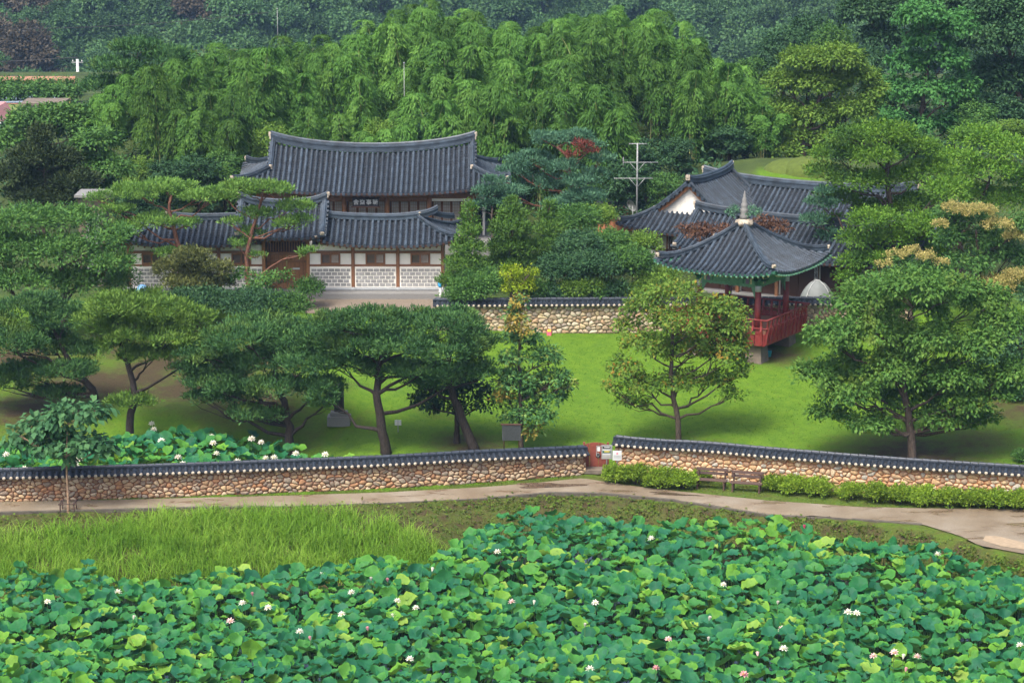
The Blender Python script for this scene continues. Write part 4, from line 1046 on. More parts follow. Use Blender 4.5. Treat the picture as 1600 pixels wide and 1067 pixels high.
LF['yew'] = foliage('brownish_yew_leaves', [(0.043, 0.061, 0.020), (0.080, 0.094, 0.029), (0.123, 0.138, 0.043)], trans=.2)
LF['cypress'] = foliage('blackish_green_conifer', [(.020, .038, .016), (.036, .058, .022), (.062, .085, .034)], trans=.15)
LF['conifer'] = foliage('olive_green_conifer_sprays', [(0.043, 0.109, 0.020), (0.072, 0.152, 0.026), (0.109, 0.196, 0.035)], trans=.2)
LF['gold'] = foliage('golden_green_leaves', [(.13, .23, .012), (.22, .31, .018), (.34, .40, .03)], trans=.35)
LF['dead'] = foliage('rust_red_dead_needles', [(.10, .028, .022), (.16, .045, .032)], trans=.15)
LF['maroon'] = foliage('maroon_maple_leaves', [(0.080, 0.043, 0.029), (0.123, 0.065, 0.041), (0.160, 0.087, 0.051)], trans=.3)
LF['bamboo'] = foliage('bamboo_leaves', [(.040, .112, .022), (.080, .185, .032), (.15, .27, .050)], trans=.38, patch=(.15, .24, .038), patch_scale=.22, patch_lo=.54, obrand=.42)
LF['vine'] = foliage('vine_leaves', [(0.032, 0.109, 0.029), (0.052, 0.160, 0.041), (0.080, 0.203, 0.049)], trans=.3)
LF['far1'] = foliage('far_wood_leaves', [(0.032, 0.080, 0.032), (0.052, 0.116, 0.041), (0.080, 0.152, 0.051)], trans=.25, obrand=.35)
LF['far2'] = foliage('far_wood_brown_leaves', [(0.058, 0.049, 0.035), (0.087, 0.070, 0.043)], trans=.2, obrand=.3)
LF['azalea'] = foliage('azalea_leaves', [(0.087, 0.174, 0.017), (0.160, 0.261, 0.023), (0.246, 0.348, 0.035)], trans=.3, patch=(0.087, 0.145, 0.022), patch_scale=1.5, patch_lo=.55, obrand=.18)
LF['young'] = foliage('young_tree_leaves', [(0.032, 0.099, 0.043), (0.052, 0.138, 0.055), (0.080, 0.174, 0.061)], trans=.3)

# ------------------------------------------------------------------ pines along the wall
tree('pine_tree', 'forked pine with dark twin trunk behind the small lotus pond', [(190, 478, 48, 17), (240, 488, 60, 20), (292, 500, 42, 17), (150, 500, 32, 15), (205, 518, 60, 17), (265, 528, 50, 16), (312, 545, 30, 13), (235, 556, 45, 13), (180, 545, 30, 12), (205, 628, 36, 11), (165, 480, 25, 12)], 'pine', LF['pine_yellow'], 'bark_dark', base=(205, 702), trunk=[(205, 702), (203, 660), (212, 610), (196, 560), (182, 500)], r0=.22)
tree('pine_tree', 'layered dark pine at the left edge above the small lotus pond', [(40, 490, 58, 22), (100, 498, 50, 20), (18, 535, 50, 22), (75, 540, 50, 19), (128, 550, 38, 13), (105, 580, 45, 14), (45, 585, 50, 18), (5, 600, 40, 22), (90, 615, 38, 10), (-30, 520, 50, 30), (60, 470, 30, 12)], 'pine', LF['pine'], 'bark_dark', base=(150, 648), trunk=[(150, 648), (148, 610), (110, 570), (80, 510)], r0=.22)
tree('pine_tree', 'spreading pine with curved dark trunk in front of the stone monument', [(415, 512, 58, 16), (470, 528, 60, 18), (370, 528, 50, 16), (322, 552, 45, 14), (292, 578, 28, 10), (350, 578, 55, 16), (412, 568, 60, 19), (480, 568, 55, 18), (520, 555, 32, 16), (368, 618, 50, 17), (338, 600, 48, 13), (430, 605, 50, 14), (500, 605, 38, 15), (385, 648, 32, 11), (425, 648, 26, 10), (312, 622, 26, 8), (505, 632, 20, 12), (440, 540, 40, 14)], 'pine', LF['pine'], 'bark_dark', base=(450, 714), trunk=[(450, 714), (453, 680), (447, 645), (432, 600), (428, 550)], r0=.24)
tree('pine_tree', 'flat-topped pine with straight dark trunk in the middle of the row', [(520, 503, 38, 14), (578, 503, 58, 18), (640, 506, 58, 19), (700, 513, 50, 19), (738, 536, 32, 22), (560, 536, 58, 18), (622, 541, 58, 18), (690, 551, 54, 19), (500, 528, 32, 12), (530, 566, 38, 14), (600, 574, 50, 14), (662, 580, 48, 13), (742, 570, 26, 15), (505, 620, 24, 24)], 'pine', LF['pine'], 'bark_dark', base=(604, 708), trunk=[(604, 708), (594, 665), (588, 625), (592, 575), (610, 530)], r0=.26)
tree('pine_tree', 'leaning pine with slanted dark trunk near the notice board', [(715, 498, 38, 14), (762, 540, 22, 17), (705, 588, 46, 15), (750, 585, 26, 13), (660, 600, 26, 9), (730, 520, 30, 14)], 'pine', LF['pine'], 'bark_dark', base=(742, 703), trunk=[(742, 703), (727, 665), (706, 612), (700, 560), (712, 515)], r0=.25)
tree('maple_tree', 'small dark maple under the leaning pine', [(688, 612, 42, 17), (730, 608, 38, 19), (660, 628, 26, 10), (752, 630, 24, 10), (700, 634, 36, 8)], 'broad', LF['maple_dark'], 'bark_dark', base=(714, 692), trunk=[(714, 692), (714, 655), (708, 625)], r0=.17, dens=.9)
tree('broadleaf_tree', 'upright dark green tree turning yellow beside the notice board', [(812, 474, 12, 14), (806, 498, 20, 16), (815, 528, 32, 18), (798, 560, 24, 17), (845, 558, 34, 17), (866, 592, 30, 14), (808, 598, 38, 20), (850, 614, 42, 15), (788, 622, 22, 12), (832, 646, 36, 13), (800, 648, 22, 12), (884, 602, 16, 9), (836, 668, 18, 6), (790, 590, 20, 12)], 'broad', LF['yellowing'], 'bark', base=(815, 702), trunk=[(815, 702), (813, 640), (811, 560), (812, 490)], r0=.11, dens=1.1,
     extra=[('yellow_leaves', [(812, 474, 11, 12, .2), (808, 495, 12, 8, .6), (800, 512, 10, 6, .9), (786, 620, 14, 8, .6), (838, 672, 12, 5, .4), (822, 515, 9, 6, .9)], 'broad', foliage('yellowing_leaves', [(.22, .20, .03), (.30, .22, .05), (.12, .17, .03)]), .45)])
tree('persimmon_tree', 'airy yellow-green tree with orange leaves on the lawn before the pavilion', [(1060, 458, 42, 16), (1012, 478, 36, 18), (1110, 480, 42, 18), (1060, 500, 56, 22), (985, 510, 32, 16), (1140, 512, 30, 16), (1010, 540, 46, 22), (1072, 548, 52, 22), (1130, 550, 42, 20), (972, 570, 30, 16), (1002, 598, 40, 16), (1060, 600, 46, 15), (1120, 595, 36, 16), (1152, 580, 20, 12), (960, 600, 22, 11), (985, 630, 26, 8), (1140, 620, 18, 7), (1148, 500, 26, 18), (1160, 528, 20, 16), (1105, 522, 40, 20), (1135, 478, 28, 16)], 'airy', LF['persimmon'], 'bark', base=(1060, 693), trunk=[(1060, 693), (1061, 662), (1052, 620), (1048, 560), (1055, 490)], r0=.15, dens=1.25, jit=6)
tree('walnut_tree', 'big round-crowned green tree on the right of the lawn', [(1425, 440, 50, 22), (1375, 455, 50, 24), (1480, 450, 50, 24), (1330, 475, 40, 24), (1530, 472, 40, 26), (1420, 485, 64, 30), (1298, 525, 38, 26), (1560, 510, 36, 28), (1365, 525, 60, 32), (1465, 530, 60, 32), (1535, 548, 46, 28), (1318, 568, 46, 26), (1405, 580, 60, 30), (1492, 582, 58, 28), (1272, 590, 32, 18), (1572, 585, 30, 22), (1335, 618, 52, 26), (1425, 628, 56, 26), (1508, 628, 52, 24), (1566, 622, 32, 17), (1300, 640, 30, 15), (1368, 655, 42, 15), (1462, 660, 42, 13), (1530, 655, 34, 14)], 'walnut', LF['walnut'], 'bark', base=(1425, 719), trunk=[(1425, 719), (1426, 692), (1420, 660), (1410, 600), (1420, 500)], r0=.22, depth=.85, dens=1.15, jit=8, dj=.6)
tree('blossom_tree', 'green tree with cream-yellow blossom at the right edge', [(1520, 340, 42, 22), (1488, 372, 32, 22), (1552, 375, 42, 25), (1512, 412, 42, 22), (1580, 402, 32, 27), (1480, 332, 22, 12), (1570, 445, 36, 18), (1610, 430, 30, 40), (1600, 350, 25, 25)], 'broad', LF['rain'], 'bark', base=(1540, 520), Y=139, trunk=[(1540, 540), (1535, 480), (1530, 420), (1525, 360)], r0=.16,
     extra=[('blossom', [(1525, 330, 30, 10, .9), (1560, 352, 24, 9, 1.2), (1490, 325, 18, 8, .7), (1470, 350, 12, 7, .9), (1585, 370, 16, 9, 1.0), (1555, 445, 34, 14, 1.3), (1592, 432, 26, 12, 1.3), (1535, 460, 20, 10, 1.3)], 'shrub', LF['blossom'], .8)])
tree('blossom_tree', 'low cream-yellow blossoming tree top showing over the big round tree', [(1420, 430, 44, 20), (1385, 440, 30, 18), (1460, 432, 34, 20), (1425, 412, 32, 12)], 'broad', LF['rain'], 'bark', base=(1425, 520), Y=135, r0=.12, dens=.9,
     extra=[('blossom', [(1400, 400, 16, 9, .5), (1425, 394, 14, 9, .4), (1448, 402, 16, 9, .6), (1380, 414, 12, 7, .6), (1470, 412, 12, 8, .6)], 'shrub', LF['blossom'], .6)])
tree('young_tree', 'staked young tree with big drooping leaves beside the path', [(62, 665, 38, 15), (105, 648, 36, 20), (140, 645, 28, 16), (82, 690, 48, 15), (130, 690, 42, 14), (30, 682, 24, 12), (160, 700, 16, 9), (105, 715, 10, 7), (88, 640, 16, 10)], 'big', LF['young'], 'bark_pale', base=(107, 803), trunk=[(107, 803), (105, 760), (104, 710), (106, 650)], r0=.065)
# ------------------------------------------------------------------ trees round the gate
tree('broadleaf_tree', 'dense mid-green tree filling the left edge beside the gatehouse', [(40, 345, 58, 22), (112, 345, 52, 22), (170, 372, 42, 22), (30, 390, 58, 27), (100, 395, 58, 27), (172, 412, 42, 25), (40, 440, 52, 22), (120, 440, 52, 22), (186, 440, 26, 20), (-30, 400, 50, 50)], 'fine', LF['broad'], 'bark', base=(100, 520), Y=138, r0=.25, dens=1.0, size=1.25)
tree('pine_tree', 'umbrella pine with twisted reddish limbs before the left wing', [(215, 300, 48, 15), (265, 294, 42, 14), (312, 308, 38, 12), (180, 330, 28, 11), (242, 345, 36, 10), (292, 350, 26, 8), (200, 355, 28, 10), (345, 300, 26, 10), (265, 395, 24, 8), (155, 310, 20, 10)], 'pine', LF['pine_bright'], 'bark_red', base=(280, 450), Y=145, trunk=[(280, 455), (282, 395), (270, 350), (262, 325), (268, 305)], r0=.2)
tree('pine_tree', 'open pine with cloud-like tufts before the gate door', [(380, 293, 34, 12), (422, 298, 38, 14), (460, 325, 32, 14), (352, 310, 26, 10), (402, 335, 28, 12), (450, 352, 26, 12), (395, 365, 22, 10), (372, 382, 18, 8), (482, 394, 18, 5), (405, 400, 13, 6), (362, 348, 18, 8), (470, 345, 18, 9)], 'pine', LF['pine_bright'], 'bark_red', base=(387, 455), Y=144.5, trunk=[(387, 458), (386, 400), (390, 370), (405, 330), (412, 300)], r0=.17)
tree('yew_tree', 'brownish-green spreading yew below the left wing windows', [(300, 402, 32, 13), (268, 420, 30, 14), (330, 420, 34, 15), (300, 443, 46, 15), (343, 442, 24, 12)], 'conifer', LF['yew'], 'bark', base=(300, 480), Y=143, r0=.14, size=1.2, cat='tree')
tree('small_tree', 'small dark green tree in front of the gate door', [(378, 432, 26, 12), (428, 434, 26, 11), (450, 432, 14, 8), (405, 445, 28, 10)], 'broad', LF['broad'], 'bark', base=(432, 470), Y=142.5, r0=.07, dens=.8, size=.9)
shrub('round_shrub', 'clipped round shrub beside the gate step', 482, 450, 24, 15, LF['broad'], Y=144.6, st='fine')
shrub('spreading_shrub', 'dark spreading shrub mass behind the middle pines', 400, 474, 62, 20, LF['dark'], Y=139, st='fine', sub=8)
shrub('spreading_shrub', 'grey-green shrub under the brownish yew', 310, 470, 55, 20, LF['dark'], Y=140, st='fine', sub=8)
shrub('spreading_shrub', 'shrub with olive leaves at the gravel edge', 448, 478, 36, 18, LF['broad'], Y=138.5, st='fine', sub=6)
shrub('spreading_shrub', 'light green shrub below the dense left tree', 215, 470, 48, 18, LF['broad_light'], Y=138.6, st='fine', sub=6)
# ------------------------------------------------------------------ planting between gatehouse and houses
tree('arborvitae', 'pointed olive conifer at the right end of the gatehouse', [(732, 328, 8, 12), (732, 345, 14, 14), (732, 365, 20, 16), (731, 390, 27, 18), (728, 415, 33, 18), (704, 440, 24, 12), (742, 435, 30, 14)], 'conifer', LF['conifer'], base=(728, 470), Y=143.5, r0=.14, dens=1.1, size=1.1)
tree('arborvitae', 'broad rounded olive conifer behind the golden bush', [(800, 318, 12, 12), (800, 336, 24, 16), (799, 360, 34, 20), (801, 388, 40, 22), (801, 412, 42, 18)], 'conifer', LF['conifer'], base=(800, 465), Y=145.5, r0=.16, dens=1.1, size=1.1)
tree('arborvitae', 'narrow olive conifer left of the dark bushes', [(859, 322, 10, 12), (859, 340, 18, 15), (859, 362, 25, 18), (860, 388, 30, 20), (862, 410, 30, 16)], 'conifer', LF['conifer'], base=(860, 465), Y=147.5, r0=.15, dens=1.1, size=1.1)
shrub('wall_shrub', 'feathery green shrub hanging over the left end of the upper wall', 748, 442, 46, 26, LF['broad'], Y=141.9, st='fine', sub=8)
shrub('wall_shrub', 'low grey-green shrub by the blue-topped post', 722, 462, 30, 18, LF['broad'], Y=141.4, st='fine', sub=5)
tree('golden_bush', 'bright golden-green bush rising over the upper wall', [(808, 432, 22, 15), (792, 424, 14, 8), (820, 446, 20, 15), (802, 452, 20, 12), (828, 428, 14, 10)], 'airy', LF['gold'], base=(808, 470), Y=141.0, r0=.06, dens=1.7, size=.8, cat='shrub')
dk = [((905, 388, 36, 22), 145.5, 'dark', 'dark glossy bush rising behind the upper wall'), ((878, 425, 36, 24), 143, 'dark', 'dark bush just right of the golden bush'), ((932, 422, 38, 26), 142.8, 'dark', 'wide dark bush over the middle of the upper wall'), ((985, 415, 34, 28), 143.2, 'broad', 'mid-green bush left of the pavilion tree'), ((955, 385, 30, 20), 147, 'broad', 'bush under the white gable wing eave'), ((900, 348, 32, 22), 150, 'broad', 'mid-green bush behind the narrow olive conifer'), ((935, 345, 26, 20), 152, 'broad_light', 'light green bush left of the satellite dish'), ((1025, 440, 30, 18), 143.0, 'broad_light', 'light bush at the pavilion\'s left eave'), ((1008, 385, 18, 16), 146.6, 'broad_light', 'yellow-green bush beside the lettered post'), ((912, 452, 30, 14), 142.2, 'broad_light', 'low light bush along the upper wall cap')]
for (a, b_, c, d), Y_, k_, lab in dk: shrub('garden_bush', lab, a, b_-3, c*1.15, d*1.22, LF[k_], Y=Y_, st='fine', sub=7, group='bushes behind the upper wall')
lb = [shrub('low_bush', '', px_, 453+(k % 2)*3, 24, 15, LF[('broad', 'dark', 'broad_light')[k % 3]], Y=142.1, st='fine', sub=5, group='low bushes along the upper wall') for k, px_ in enumerate((838, 868, 900, 934, 966, 1000, 1034))]
order(lb, 'low bush just behind the cap of the upper wall, %s from the left')
tree('pine_tree', 'blue-green pine with a rust-red dead branch behind the bushes', [(830, 250, 38, 14), (870, 222, 36, 14), (802, 268, 28, 12), (930, 275, 22, 14), (850, 288, 44, 14), (912, 308, 36, 14), (798, 300, 28, 12), (880, 320, 36, 12), (940, 250, 20, 12), (845, 215, 20, 9), (905, 212, 26, 9), (928, 228, 20, 10), (880, 262, 34, 12), (905, 285, 30, 12)], 'pine', LF['pine_blue'], 'bark_red', base=(885, 390), Y=154, trunk=[(885, 390), (888, 330), (893, 290), (888, 245), (870, 230)], r0=.2,
     extra=[('dead_branch', [(908, 230, 15, 8, .9), (895, 244, 9, 8, 1.1), (922, 240, 9, 7, .9)], 'pine', LF['dead'], .6)])
tree('pine_tree', 'blue-green pine crown against the right end of the hall', [(765, 302, 30, 12), (790, 322, 28, 12), (748, 322, 22, 10), (775, 285, 22, 9)], 'pine', LF['pine_blue'], 'bark', base=(770, 400), Y=151, r0=.14)
tree('maple_tree', 'maroon-leaved maple between the pavilion roof and the houses', [(1085, 362, 26, 12), (1122, 362, 24, 11), (1192, 350, 18, 10), (1216, 355, 20, 9), (1155, 372, 22, 10)], 'airy', LF['maroon'], base=(1140, 460), Y=143.4, r0=.10, dens=1.5)
tree('zelkova_tree', 'fresh green layered tree in front of the houses at right', [(1328, 214, 40, 14), (1390, 208, 46, 16), (1298, 240, 34, 12), (1360, 243, 46, 16), (1430, 232, 42, 15), (1288, 268, 30, 10), (1340, 283, 46, 16), (1402, 278, 46, 16), (1460, 268, 46, 16), (1312, 308, 38, 11), (1372, 328, 46, 14), (1432, 320, 46, 16), (1352, 370, 36, 13), (1412, 365, 42, 15), (1330, 402, 22, 12), (1300, 345, 22, 9)], 'fine', LF['zelkova'], 'bark', base=(1400, 470), Y=148, trunk=[(1400, 480), (1402, 420), (1395, 350), (1385, 280), (1390, 220)], r0=.26, dens=1.25, size=1.15)
tree('pine_tree', 'dark pine boughs in front of the houses below the fresh green tree', [(1282, 320, 26, 12), (1270, 345, 22, 10), (1300, 368, 26, 11), (1285, 300, 18, 9)], 'pine', LF['pine_blue'], 'bark', base=(1340, 450), Y=146.8, trunk=[(1340, 460), (1335, 400), (1310, 340)], r0=.12)
for a in (('broadleaf_tree', 'olive-green layered tree at the right edge above the blossom tree', [(1530, 215, 46, 18), (1580, 235, 44, 20), (1500, 248, 38, 15), (1550, 268, 46, 18), (1600, 280, 40, 22), (1510, 300, 42, 16), (1570, 312, 44, 18)], 'fine', LF['zelkova'], 'bark', 152, 1.2), ('broadleaf_tree', 'deep green tree behind the big round tree at the right edge', [(1560, 560, 40, 30), (1600, 540, 40, 40), (1590, 610, 40, 30), (1620, 480, 30, 40)], 'broad', LF['dark'], 'bark', 128, 1.0)):
    tree(a[0], a[1], a[2], a[3], a[4], a[5], base=(a[2][2][0], a[2][2][1]+100), Y=a[6], r0=.2, size=a[7])
tree('zelkova_tree', 'light green spreading tree hiding the right end of the front house', [(1365, 345, 45, 18), (1345, 375, 36, 16), (1400, 372, 50, 20), (1450, 355, 50, 24), (1335, 408, 28, 16), (1378, 408, 40, 18), (1328, 436, 24, 14), (1440, 395, 40, 20), (1480, 300, 40, 24)], 'fine', LF['zelkova'], 'bark', base=(1400, 480), Y=144, r0=.2, dens=1.1, size=1.15)
# ------------------------------------------------------------------ hillside trees
def hill(name, label, lobes, st, fm, Y, **k): return tree(name, label, lobes, st, fm, k.pop('bark', 'bark'), base=(lobes[0][0], lobes[0][1]+90), Y=Y, r0=.25, **k)
hill('chestnut_tree', 'large light green chestnut on the hill right of the bamboo', [(1255, 95, 40, 22), (1310, 90, 42, 22), (1230, 130, 36, 24), (1285, 130, 48, 26), (1340, 120, 34, 24), (1225, 175, 34, 24), (1280, 180, 46, 26), (1335, 175, 36, 26), (1250, 215, 36, 20), (1310, 215, 38, 20), (1225, 235, 28, 14), (1345, 215, 30, 22), (1285, 235, 34, 14), (1365, 150, 24, 26)], 'broad', LF['broad_light'], 177, size=1.2, dens=1.25)
hill('vine_tree', 'vine-draped tree tower on the hill at right', [(1440, 25, 44, 26), (1490, 40, 36, 28), (1450, 60, 38, 26), (1420, 100, 36, 28), (1480, 95, 36, 26), (1400, 145, 38, 28), (1455, 145, 42, 30), (1500, 140, 30, 28), (1385, 190, 36, 22), (1440, 195, 44, 24), (1500, 190, 36, 24)], 'big', LF['vine'], 182, size=.8, dens=1.5)
hill('dark_tree', 'dark evergreen tree at the top right corner', [(1600, 10, 50, 34), (1545, 15, 40, 30), (1540, 60, 50, 36), (1590, 50, 50, 40), (1560, 120, 50, 36), (1610, 130, 40, 40), (1550, 170, 44, 26), (1590, 185, 44, 22)], 'broad', LF['dark'], 186, size=1.4)
hill('dark_tree', 'dark oak behind the chestnut near the top right', [(1350, 20, 42, 30), (1410, 15, 44, 34), (1470, 10, 44, 30), (1380, 60, 34, 24), (1520, 0, 40, 30)], 'broad', LF['dark'], 198, size=1.5)
hill('korean_pine', 'dark layered conifer left of the bamboo grove', [(215, 75, 40, 16), (262, 90, 40, 16), (185, 105, 44, 16), (235, 125, 50, 18), (165, 135, 40, 16), (205, 160, 52, 18), (265, 160, 36, 16), (160, 175, 34, 14), (215, 200, 50, 18), (190, 225, 36, 14), (250, 205, 34, 16)], 'pine', LF['pine'], 186, size=1.6, dens=.65, bark='bark_red')
hill('dark_cypress', 'blackish-green bushy conifer left of the gatehouse', [(65, 215, 24, 18), (50, 245, 40, 20), (90, 250, 40, 20), (25, 275, 40, 22), (75, 280, 46, 22), (120, 285, 36, 20), (50, 305, 46, 18), (100, 310, 40, 16)], 'conifer', LF['cypress'], 156, size=1.5, dens=.75)
hill('broadleaf_tree', 'light green tree above the blackish conifer', [(45, 188, 36, 20), (85, 182, 36, 18), (20, 222, 34, 22), (112, 178, 30, 16), (130, 198, 28, 18), (70, 205, 36, 18)], 'broad', LF['broad'], 176, size=1.35)
hill('broadleaf_tree', 'mid-green tree between the blackish conifer and the bamboo', [(150, 220, 34, 18), (140, 255, 36, 20), (175, 265, 34, 20), (165, 295, 30, 18), (120, 235, 20, 14)], 'broad', LF['broad'], 160, size=1.3)
hill('broadleaf_tree', 'light green slim tree before the dark layered conifer', [(258, 150, 20, 18), (255, 185, 24, 20), (250, 220, 24, 18), (262, 125, 12, 12)], 'broad', LF['broad_light'], 178, size=1.3)
def small_crown(seed, fm):
    g = np.random.default_rng(seed); V, F, rn = crown_arrays([(0, 0, 3.6, 1.25, 1.2, .85), (-.65, .2, 3.0, .9, .9, .65), (.7, -.2, 2.9, .9, .9, .65), (0, -.3, 2.2, 1.15, 1.1, .75), (.1, .2, 1.3, 1.2, 1.1, .7)], 'broad', g, .95, .85)
    mb = MB().tube([(0, 0, -.6), (.05, 0, 1.4), (0, .05, 3.2)], [.13, .1, .04], 7)
    for q in ((-.7, .1, 2.9), (.7, 0, 2.9), (.1, -.4, 2.4), (0, .3, 3.6)): mb.tube([(.04, 0, 1.1), (q[0]*.6, q[1]*.6, q[2]-.6), q], [.06, .04, .015], 5)
    return mesh_np('crown', V, F, fm, rn), mb.mesh('trunk', M['bark'], True)
SMALL = {k: [small_crown(40+7*i+j, LF[k]) for j in range(2)] for i, k in enumerate(('dark', 'broad', 'broad_light', 'vine'))}
for i, (px_, py_, rx, rz, Y_, k_) in enumerate([(222, 262, 28, 22, 164, 'broad_light'), (262, 268, 34, 24, 163, 'dark'), (310, 262, 34, 26, 165, 'dark'), (350, 250, 30, 22, 166, 'broad'), (660, 190, 34, 20, 171, 'dark'), (700, 200, 30, 18, 170, 'dark'), (590, 198, 26, 16, 170, 'broad_light'), (480, 200, 28, 18, 170, 'broad'), (770, 250, 30, 26, 168, 'dark'), (790, 215, 28, 22, 171, 'dark'), (980, 270, 36, 26, 163, 'dark'), (1010, 240, 34, 28, 168, 'dark'), (945, 215, 34, 24, 171, 'dark'), (1040, 290, 26, 22, 163, 'broad'), (1060, 235, 26, 24, 172, 'dark'), (1140, 215, 30, 20, 176, 'dark'), (1165, 195, 26, 18, 180, 'dark'), (975, 235, 24, 18, 172, 'broad'), (1090, 205, 30, 22, 178, 'broad'), (205, 300, 30, 18, 158, 'dark'), (420, 205, 26, 16, 170, 'broad_light'), (1430, 240, 34, 16, 168, 'broad'), (1225, 60, 34, 26, 205, 'dark'), (1265, 40, 34, 26, 208, 'dark'), (1300, 55, 34, 24, 204, 'broad'), (1525, 190, 34, 36, 181, 'broad'), (1585, 232, 36, 24, 176, 'broad_light'), (1360, 90, 30, 28, 192, 'dark'), (1370, 150, 30, 28, 188, 'dark'), (1520, 100, 34, 30, 190, 'dark'), (1590, 100, 40, 34, 192, 'dark'), (1520, 160, 34, 26, 186, 'vine'), (1150, 150, 26, 22, 195, 'broad'), (1180, 110, 30, 24, 205, 'broad')]):
    c = A(px_, py_, Y_); gz_ = float(hz(c[0], Y_)); s_ = proj(c[0], Y_, c[2])[2]; w_ = rx*1.5/s_/1.9; h_ = max(.55, (c[2]+rz/s_-gz_)/4.7)
    o = thing('hillside_tree', '', 'tree', (c[0], Y_, gz_), i*1.7, 'small trees at the foot of the hill')
    for nm, me in zip(('crown', 'trunk'), SMALL[k_][i % 2]): q = obj(nm, me, o); q.scale = (w_, w_, h_)
order([o for o in COL.objects if o.name.split('.')[0] == 'hillside_tree'], 'leafy small tree at the foot of the wooded hill, %s from the left')
# ================================================================== bamboo grove and far wood: one build of each kind, then copies
def make_bamboo(seed):
    """culms arching over into drooping mops of fine leaves, hollow and dark between them"""
    g = np.random.default_rng(seed); cm = MB(); pts = []; nrm = []; cr = []; nc = 5
    for k in range(nc):
        h = (8.3, 7.4, 6.7, 6.0, 4.9)[k]*g.uniform(.93, 1.05); w = k*2.4+g.uniform(-.5, .5); lean = g.uniform(.5, .9) if k == 0 else g.uniform(.9, 1.75); b = np.array([g.normal()*.3, g.normal()*.3, 0])
        t = np.linspace(0, 1, 12); rad = lean*t**2.3; z = h*(t-.10*t**4); p = np.stack([b[0]+cos(w)*rad, b[1]+sin(w)*rad, z], -1); p[0, 2] = -.3
        cm.tube(p, np.linspace(.05, .010, 12), 5, False)
        tip = p[-1]; crn = g.random()
        for lay, (dz, Rm, dr, n_) in enumerate(((.15, .95, 1.5, 900), (-1.3, 1.15, 1.5, 700), (-2.8, 1.0, 1.2, 350))):
            c = tip+np.array([-cos(w), -sin(w), 0])*lean*(.0, .35, .6)[lay]+np.array([0, 0, dz]); Rm *= g.uniform(.85, 1.15); nb = 15
            ba = g.uniform(0, 2*pi, nb); bl = g.uniform(.65, 1.1, nb); bi = g.integers(0, nb, n_); q = g.random(n_)**.7
            an = ba[bi]+g.normal(size=n_)*.16; rr = Rm*bl[bi]*np.sin(q*1.45); zz = .25*np.sin(q*2.2)-dr*bl[bi]*q**2.2
            pts.append(c+np.stack([np.cos(an)*rr, np.sin(an)*rr, zz], -1)+g.normal(size=(n_, 3))*.06); nrm.append(np.stack([np.cos(an)*(.25+q), np.sin(an)*(.25+q), 1.1-q], -1)); cr.append(np.clip(crn*.35+.25*g.random(nb)[bi]+.30*g.random(n_), 0, 1))
    C = np.concatenate(pts); N = unit(np.concatenate(nrm)); m = len(C); d = unit(N*np.array([.7, .7, 0])+np.array([0, 0, -.75])+g.normal(size=(m, 3))*.30)
    n = unit(N+g.normal(size=(m, 3))*.3); kk = g.uniform(.7, 1.3, m); V, F = leaf_quads(C, d, n, .30*kk, .075*kk)
    return mesh_np('bamboo_foliage', V, F, LF['bamboo'], np.concatenate(cr)), cm.mesh('culms', M['culm'], True)
BAM = [make_bamboo(100+i) for i in range(6)]
skx = [100, 130, 200, 300, 360, 430, 500, 560, 620, 680, 740, 800, 870, 930, 1000, 1060, 1110, 1160, 1200, 1240]
sky_ = [250, 180, 95, 72, 58, 48, 52, 42, 2, -10, 15, 32, 22, 0, 0, 28, 62, 105, 150, 220]
g = np.random.default_rng(5); bam = []
for r, Y in enumerate((167.5, 172, 177, 182, 187.5, 193, 199, 206)):
    px_ = 165+g.uniform(0, 40)
    while px_ < 1215:
        top = np.interp(px_, skx, sky_); x = A(px_, 200, Y)[0]; gz_ = float(hz(x, Y+g.uniform(-1.5, 1.5))); zt = A(px_, top+g.uniform(0, 18), Y)[2]
        h = min(g.uniform(5.6, 10) if r < 5 else g.uniform(8.5, 12), zt-gz_)
        lowpx = proj(x, Y, gz_+h)[1]
        if r < 2 and (px_ > 960 or px_ < 250): px_ += 60; continue
        if h > 3.2 and not (r < 3 and g.random() < .12):
            o = thing('bamboo_clump', '', 'bamboo', (x, Y+g.uniform(-1.2, 1.2), gz_), g.uniform(0, 6.28), 'bamboo clumps on the hill'); s = h/8.3
            f, c = BAM[g.integers(6)]; sx = s*g.uniform(.9, 1.15) if s > .75 else .8
            for nm, me in (('foliage', f), ('culms', c)): q = obj(nm, me, o); q.scale = (sx, sx, s)
            o['row'] = r; bam.append(o)
        px_ += g.uniform(42, 70)
ROWN = ['front', 'second', 'third', 'fourth', 'fifth', 'sixth', 'seventh', 'rearmost']
for r in range(8): order([o for o in bam if o['row'] == r], 'arching bamboo clump in the '+ROWN[r]+' rank behind the hall, %s from left')
for o in bam: del o['row']
# far wooded hillside
def make_far(seed, fm):
    g = np.random.default_rng(seed); lobes = [(0, 0, 6.4, 1.9, 1.9, 1.5)]
    for k in range(13):
        w = 2*pi*k/9*2.4; z = g.uniform(1.2, 6.2); r = 2.3*(1-abs(z-3.6)/5.2); lobes.append((r*cos(w), r*sin(w), z, g.uniform(1.1, 1.7), 1.4, g.uniform(.9, 1.3)))
    V, F, rn = crown_arrays(lobes, 'far', g, .8)
    mb = MB().tube([(0, 0, -.5), (.1, 0, 2.5), (0, .1, 5.5)], [.22, .17, .07], 7)
    for l in lobes[::2]: mb.tube([(0, 0, 2.6), (l[0]*.6, l[1]*.6, l[2]-.8), l[:3]], [.1, .06, .03], 5)
    return mesh_np('far_crown', V, F, fm, rn), mb.mesh('far_trunk', M['bark'], True)
FAR = [make_far(200+i, LF['far1']) for i in range(5)]+[make_far(300, LF['far2'])]
fart = []; g = np.random.default_rng(9)
